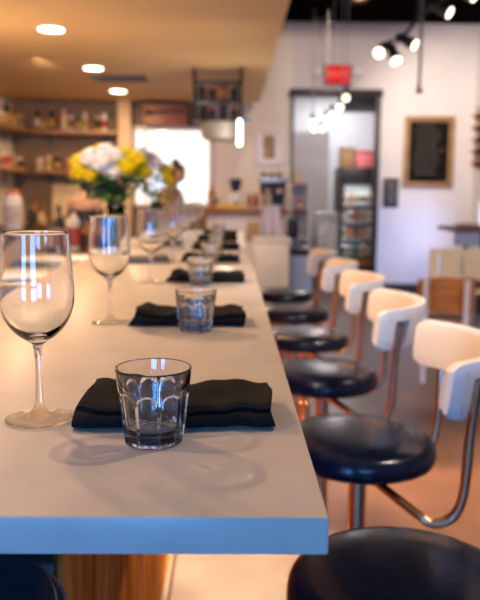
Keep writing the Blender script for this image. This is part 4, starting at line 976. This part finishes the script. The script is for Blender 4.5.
# ------------------------------------------------------------------ people behind the bar
def skin_mesh(chain, edges, sub=1):
    me = bpy.data.meshes.new('sk'); me.from_pydata([c[0] for c in chain], edges, []); o = bpy.data.objects.new('sk', me); COL.objects.link(o)
    o.modifiers.new('s', 'SKIN'); sv = me.skin_vertices[0].data
    for i, c in enumerate(chain):
        r = c[1] if isinstance(c[1], tuple) else (c[1], c[1]); sv[i].radius = r; sv[i].use_root = (i == 0)
    ss = o.modifiers.new('u', 'SUBSURF'); ss.levels = sub; ss.render_levels = sub
    bpy.context.view_layer.update()
    m2 = bpy.data.meshes.new_from_object(o.evaluated_get(bpy.context.evaluated_depsgraph_get()))
    bpy.data.objects.remove(o); bpy.data.meshes.remove(me)
    return m2
def arm_hand(b, sh, el, wr, fwd, side):
    """a hand of palm, four fingers and a thumb, rooted in the wrist"""
    f = Vector(fwd).normalized(); up = Vector((0, 0, 1)); lat = f.cross(up).normalized() * side; w = Vector(wr)
    palm = [(tuple(w - f * 0.02), 0.022), (tuple(w + f * 0.03), (0.030, 0.016)), (tuple(w + f * 0.075), (0.034, 0.014))]
    m = skin_mesh(palm, [(0, 1), (1, 2)]); b.bm.from_mesh(m); bpy.data.meshes.remove(m)
    for k, (o, L) in enumerate(((0.027, 0.066), (0.009, 0.076), (-0.009, 0.070), (-0.026, 0.055))):
        r = w + f * 0.065 - lat * o
        c = [(tuple(r), 0.009), (tuple(r + f * L * 0.45 - up * 0.008), 0.0085), (tuple(r + f * L * 0.75 - up * 0.026), 0.008), (tuple(r + f * L * 0.9 - up * 0.045), 0.0065)]
        m = skin_mesh(c, [(0, 1), (1, 2), (2, 3)]); b.bm.from_mesh(m); bpy.data.meshes.remove(m)
    r = w + f * 0.02 - lat * 0.018
    c = [(tuple(r), 0.011), (tuple(r - lat * 0.028 + f * 0.022 - up * 0.008), 0.010), (tuple(r - lat * 0.036 + f * 0.05 - up * 0.018), 0.0085), (tuple(r - lat * 0.030 + f * 0.07 - up * 0.025), 0.007)]
    m = skin_mesh(c, [(0, 1), (1, 2), (2, 3)]); b.bm.from_mesh(m); bpy.data.meshes.remove(m)
def person(lab, loc, rz, H, lean, look, shirt, apron, bun, hairlen):
    """faces local -Y; lean tips the trunk forward, look turns the head down"""
    t = thing('person', lab, 'person', loc, rz); s = H / 1.68
    def T(x, y, z):  # trunk lean about the hips
        if z > 0.95: dz = z - 0.95; return (x * s, (y - dz * sin(lean)) * s, (0.95 + dz * cos(lean)) * s)
        return (x * s, y * s, z * s)
    sh = lambda k: T(k * 0.165, 0.01, 1.38)
    def el(k): p = T(k * 0.225, -0.02, 1.12); return p
    def wr(k): p = el(k); return (p[0] * 0.72, p[1] - 0.23 * s, p[2] + 0.0 * s)
    ch = [(T(0, 0, 0.93), (0.135 * s, 0.10 * s)), (T(0, 0, 1.08), (0.12 * s, 0.092 * s)), (T(0, 0.0, 1.25), (0.14 * s, 0.10 * s)), (T(0, 0.01, 1.37), (0.115 * s, 0.08 * s)), (T(0, 0.0, 1.46), 0.052 * s), (T(0, -0.015, 1.53), 0.05 * s)]
    ed = [(0, 1), (1, 2), (2, 3), (3, 4), (4, 5)]
    for k in (-1, 1):
        n = len(ch); ch += [(sh(k), 0.055 * s), (el(k), 0.041 * s), (wr(k), 0.027 * s)]; ed += [(3, n), (n, n + 1), (n + 1, n + 2)]
        n = len(ch); ch += [(T(k * 0.085, 0, 0.86), 0.088 * s), (T(k * 0.095, -0.01, 0.48), 0.058 * s), (T(k * 0.10, 0.02, 0.09), 0.038 * s), (T(k * 0.105, -0.10, 0.04), (0.04 * s, 0.03 * s))]
        ed += [(0, n), (n, n + 1), (n + 1, n + 2), (n + 2, n + 3)]
    b = B(); m = skin_mesh(ch, ed); b.bm.from_mesh(m); bpy.data.meshes.remove(m)
    for k in (-1, 1): arm_hand(b, sh(k), el(k), wr(k), (-k * 0.35, -1, 0), k)
    hc = Vector(T(0, -0.035, 1.605))
    Mh = Matrix.Translation(hc) @ Matrix.Rotation(look, 4, 'X')
    hd = bmesh.new(); bmesh.ops.create_uvsphere(hd, u_segments=32, v_segments=24, radius=1.0)
    for v in hd.verts:
        x, y, z = v.co
        jaw = 1 - 0.22 * max(0, -z) ** 1.5
        q = Vector((x * 0.074 * jaw, y * 0.095 * (1 - 0.05 * max(0, -z)), z * 0.115))
        if y < 0:
            g = lambda cx, cz, w: math.exp(-((q.x - cx) ** 2 + (q.z - cz) ** 2) / (2 * w * w))
            q.y -= 0.020 * g(0, -0.022, 0.0095) + 0.010 * g(0, -0.002, 0.008) + 0.006 * g(0, -0.052, 0.013) + 0.006 * g(0, -0.092, 0.018)
            q.y += 0.009 * g(0.031, 0.004, 0.011) + 0.009 * g(-0.031, 0.004, 0.011)
        v.co = q * s
    b._merge(hd, Mh)
    for k in (-1, 1): b.sphere(tuple(Mh @ Vector((k * 0.075 * s, 0.005 * s, -0.01 * s))), 0.028 * s, (0.35, 0.7, 1.1), 12, 8)
    body = b.done('body', SKIN, t, sharp=0)
    e = B()
    for k in (-1, 1): e.sphere(tuple(Mh @ Vector((k * 0.031 * s, -0.079 * s, 0.003 * s))), 0.0115 * s, (1, 1, 1), 10, 8)
    e.done('eyes', mat('eye', (0.08, 0.05, 0.04), 0.2), t)
    mo = B().sphere(tuple(Mh @ Vector((0, -0.094 * s, -0.054 * s))), 0.02 * s, (1, 0.35, 0.33), 12, 8); mo.done('mouth', mat('lips', (0.42, 0.14, 0.12), 0.45), t)
    # hair: cap over the crown and nape
    hb = bmesh.new(); bmesh.ops.create_uvsphere(hb, u_segments=28, v_segments=20, radius=1.0)
    kill = [v for v in hb.verts if (v.co.y < -0.35 and v.co.z < 0.42) or v.co.z < hairlen]
    for v in hb.verts: v.co = Vector((v.co.x * 0.084, v.co.y * 0.103 + 0.006, v.co.z * 0.122 + 0.004)) * s * (1 + 0.02 * sin(30 * v.co.x))
    bmesh.ops.delete(hb, geom=kill, context='VERTS')
    h = B(); h._merge(hb, Mh)
    if bun: h.sphere(tuple(Mh @ Vector((0, 0.07 * s, 0.115 * s))), 0.055 * s, (1, 1, 0.9), 16, 10)
    h.done('hair', HAIR, t)
    # clothes follow the body a little outside the skin
    c2 = [(T(0, 0, 0.88), (0.155 * s, 0.118 * s))] + [(p, tuple(x * 1.12 for x in (r if isinstance(r, tuple) else (r, r)))) for p, r in ch[:4]]
    e2 = [(0, 1), (1, 2), (2, 3), (3, 4)]
    for k in (-1, 1):
        n = len(c2); a, c_ = Vector(sh(k)), Vector(el(k)); c2 += [(tuple(a), 0.064 * s), (tuple(a.lerp(c_, 0.75)), 0.057 * s)]; e2 += [(4, n), (n, n + 1)]
    link('shirt', skin_mesh(c2, e2), shirt, t).data.polygons.foreach_set('use_smooth', [True] * len(t.children[-1].data.polygons)) if False else link('shirt', skin_mesh(c2, e2), shirt, t)
    c3 = [(T(0, 0, 0.92), (0.15 * s, 0.115 * s))]; e3 = []
    for k in (-1, 1):
        n = len(c3); c3 += [(T(k * 0.087, 0, 0.84), 0.10 * s), (T(k * 0.096, -0.01, 0.48), 0.072 * s), (T(k * 0.10, 0.02, 0.12), 0.055 * s)]; e3 += [(0, n), (n, n + 1), (n + 1, n + 2)]
    link('trousers', skin_mesh(c3, e3), BLACKP, t)
    for k in (-1, 1): B().box((k * 0.105 * s, -0.055 * s, 0.032 * s), (0.085 * s, 0.25 * s, 0.064 * s), 0.025, 3).done('shoe', BLACKP, t)
    if apron:
        def ap(u, v, sd):
            w_ = 0.17 if v < 0.6 else 0.17 - 0.09 * (v - 0.6) / 0.4; x = (u - 0.5) * 2 * w_; z = 0.55 + 0.78 * v
            p = T(x, 0, z); return (p[0], p[1] - (0.150 + (0.006 if sd else 0)) * s + 0.30 * x * x * 4 * s * 0.5, p[2])
        B().grid(ap, 12, 12).done('apron', apron, t)
    return t
P1 = person('person with dark hair and dusty pink top standing behind the bar, head turned away', (-1.575, 7.5, 0), radians(165), 1.45, 0.12, 0.12, mat('dusty_pink_cloth', (0.46, 0.27, 0.20), 0.85, var=0.1), None, False, -0.85)
def wrap(u, v, sd):
    a = 2 * pi * u; k = 1.0 + 0.10 * (1 - v) + 0.008 * sin(6 * a) * (1 - v) + (0.03 if sd else 0)
    return (0.162 * k * cos(a), 0.128 * k * sin(a) - 0.01, 0.55 + 0.56 * v)
B().grid(wrap, 40, 10).done('apron', BLACKP, P1)
person('person with dark hair in a bun and yellow top working before the bright window', (-0.78, 8.1, 0), radians(62), 1.60, 0.26, 0.30, mat('mustard_cloth', (0.72, 0.50, 0.22), 0.85, var=0.12), mat('white_apron', (0.75, 0.70, 0.66), 0.85, var=0.05), True, -0.45)
for o in list(COL.objects):
    if o.type == 'MESH' and o.name.split('.')[0] in ('shirt', 'trousers'):
        o.data.polygons.foreach_set('use_smooth', [True] * len(o.data.polygons))

for o in COL.objects:
    if o.type == 'MESH' and o.data.materials and o.data.materials[0] in (GLASS, TGLASS): o.cycles.is_caustics_caster = True
    if o.name in ('countertop', 'napkin', 'napkin.001'): o.cycles.is_caustics_receiver = True
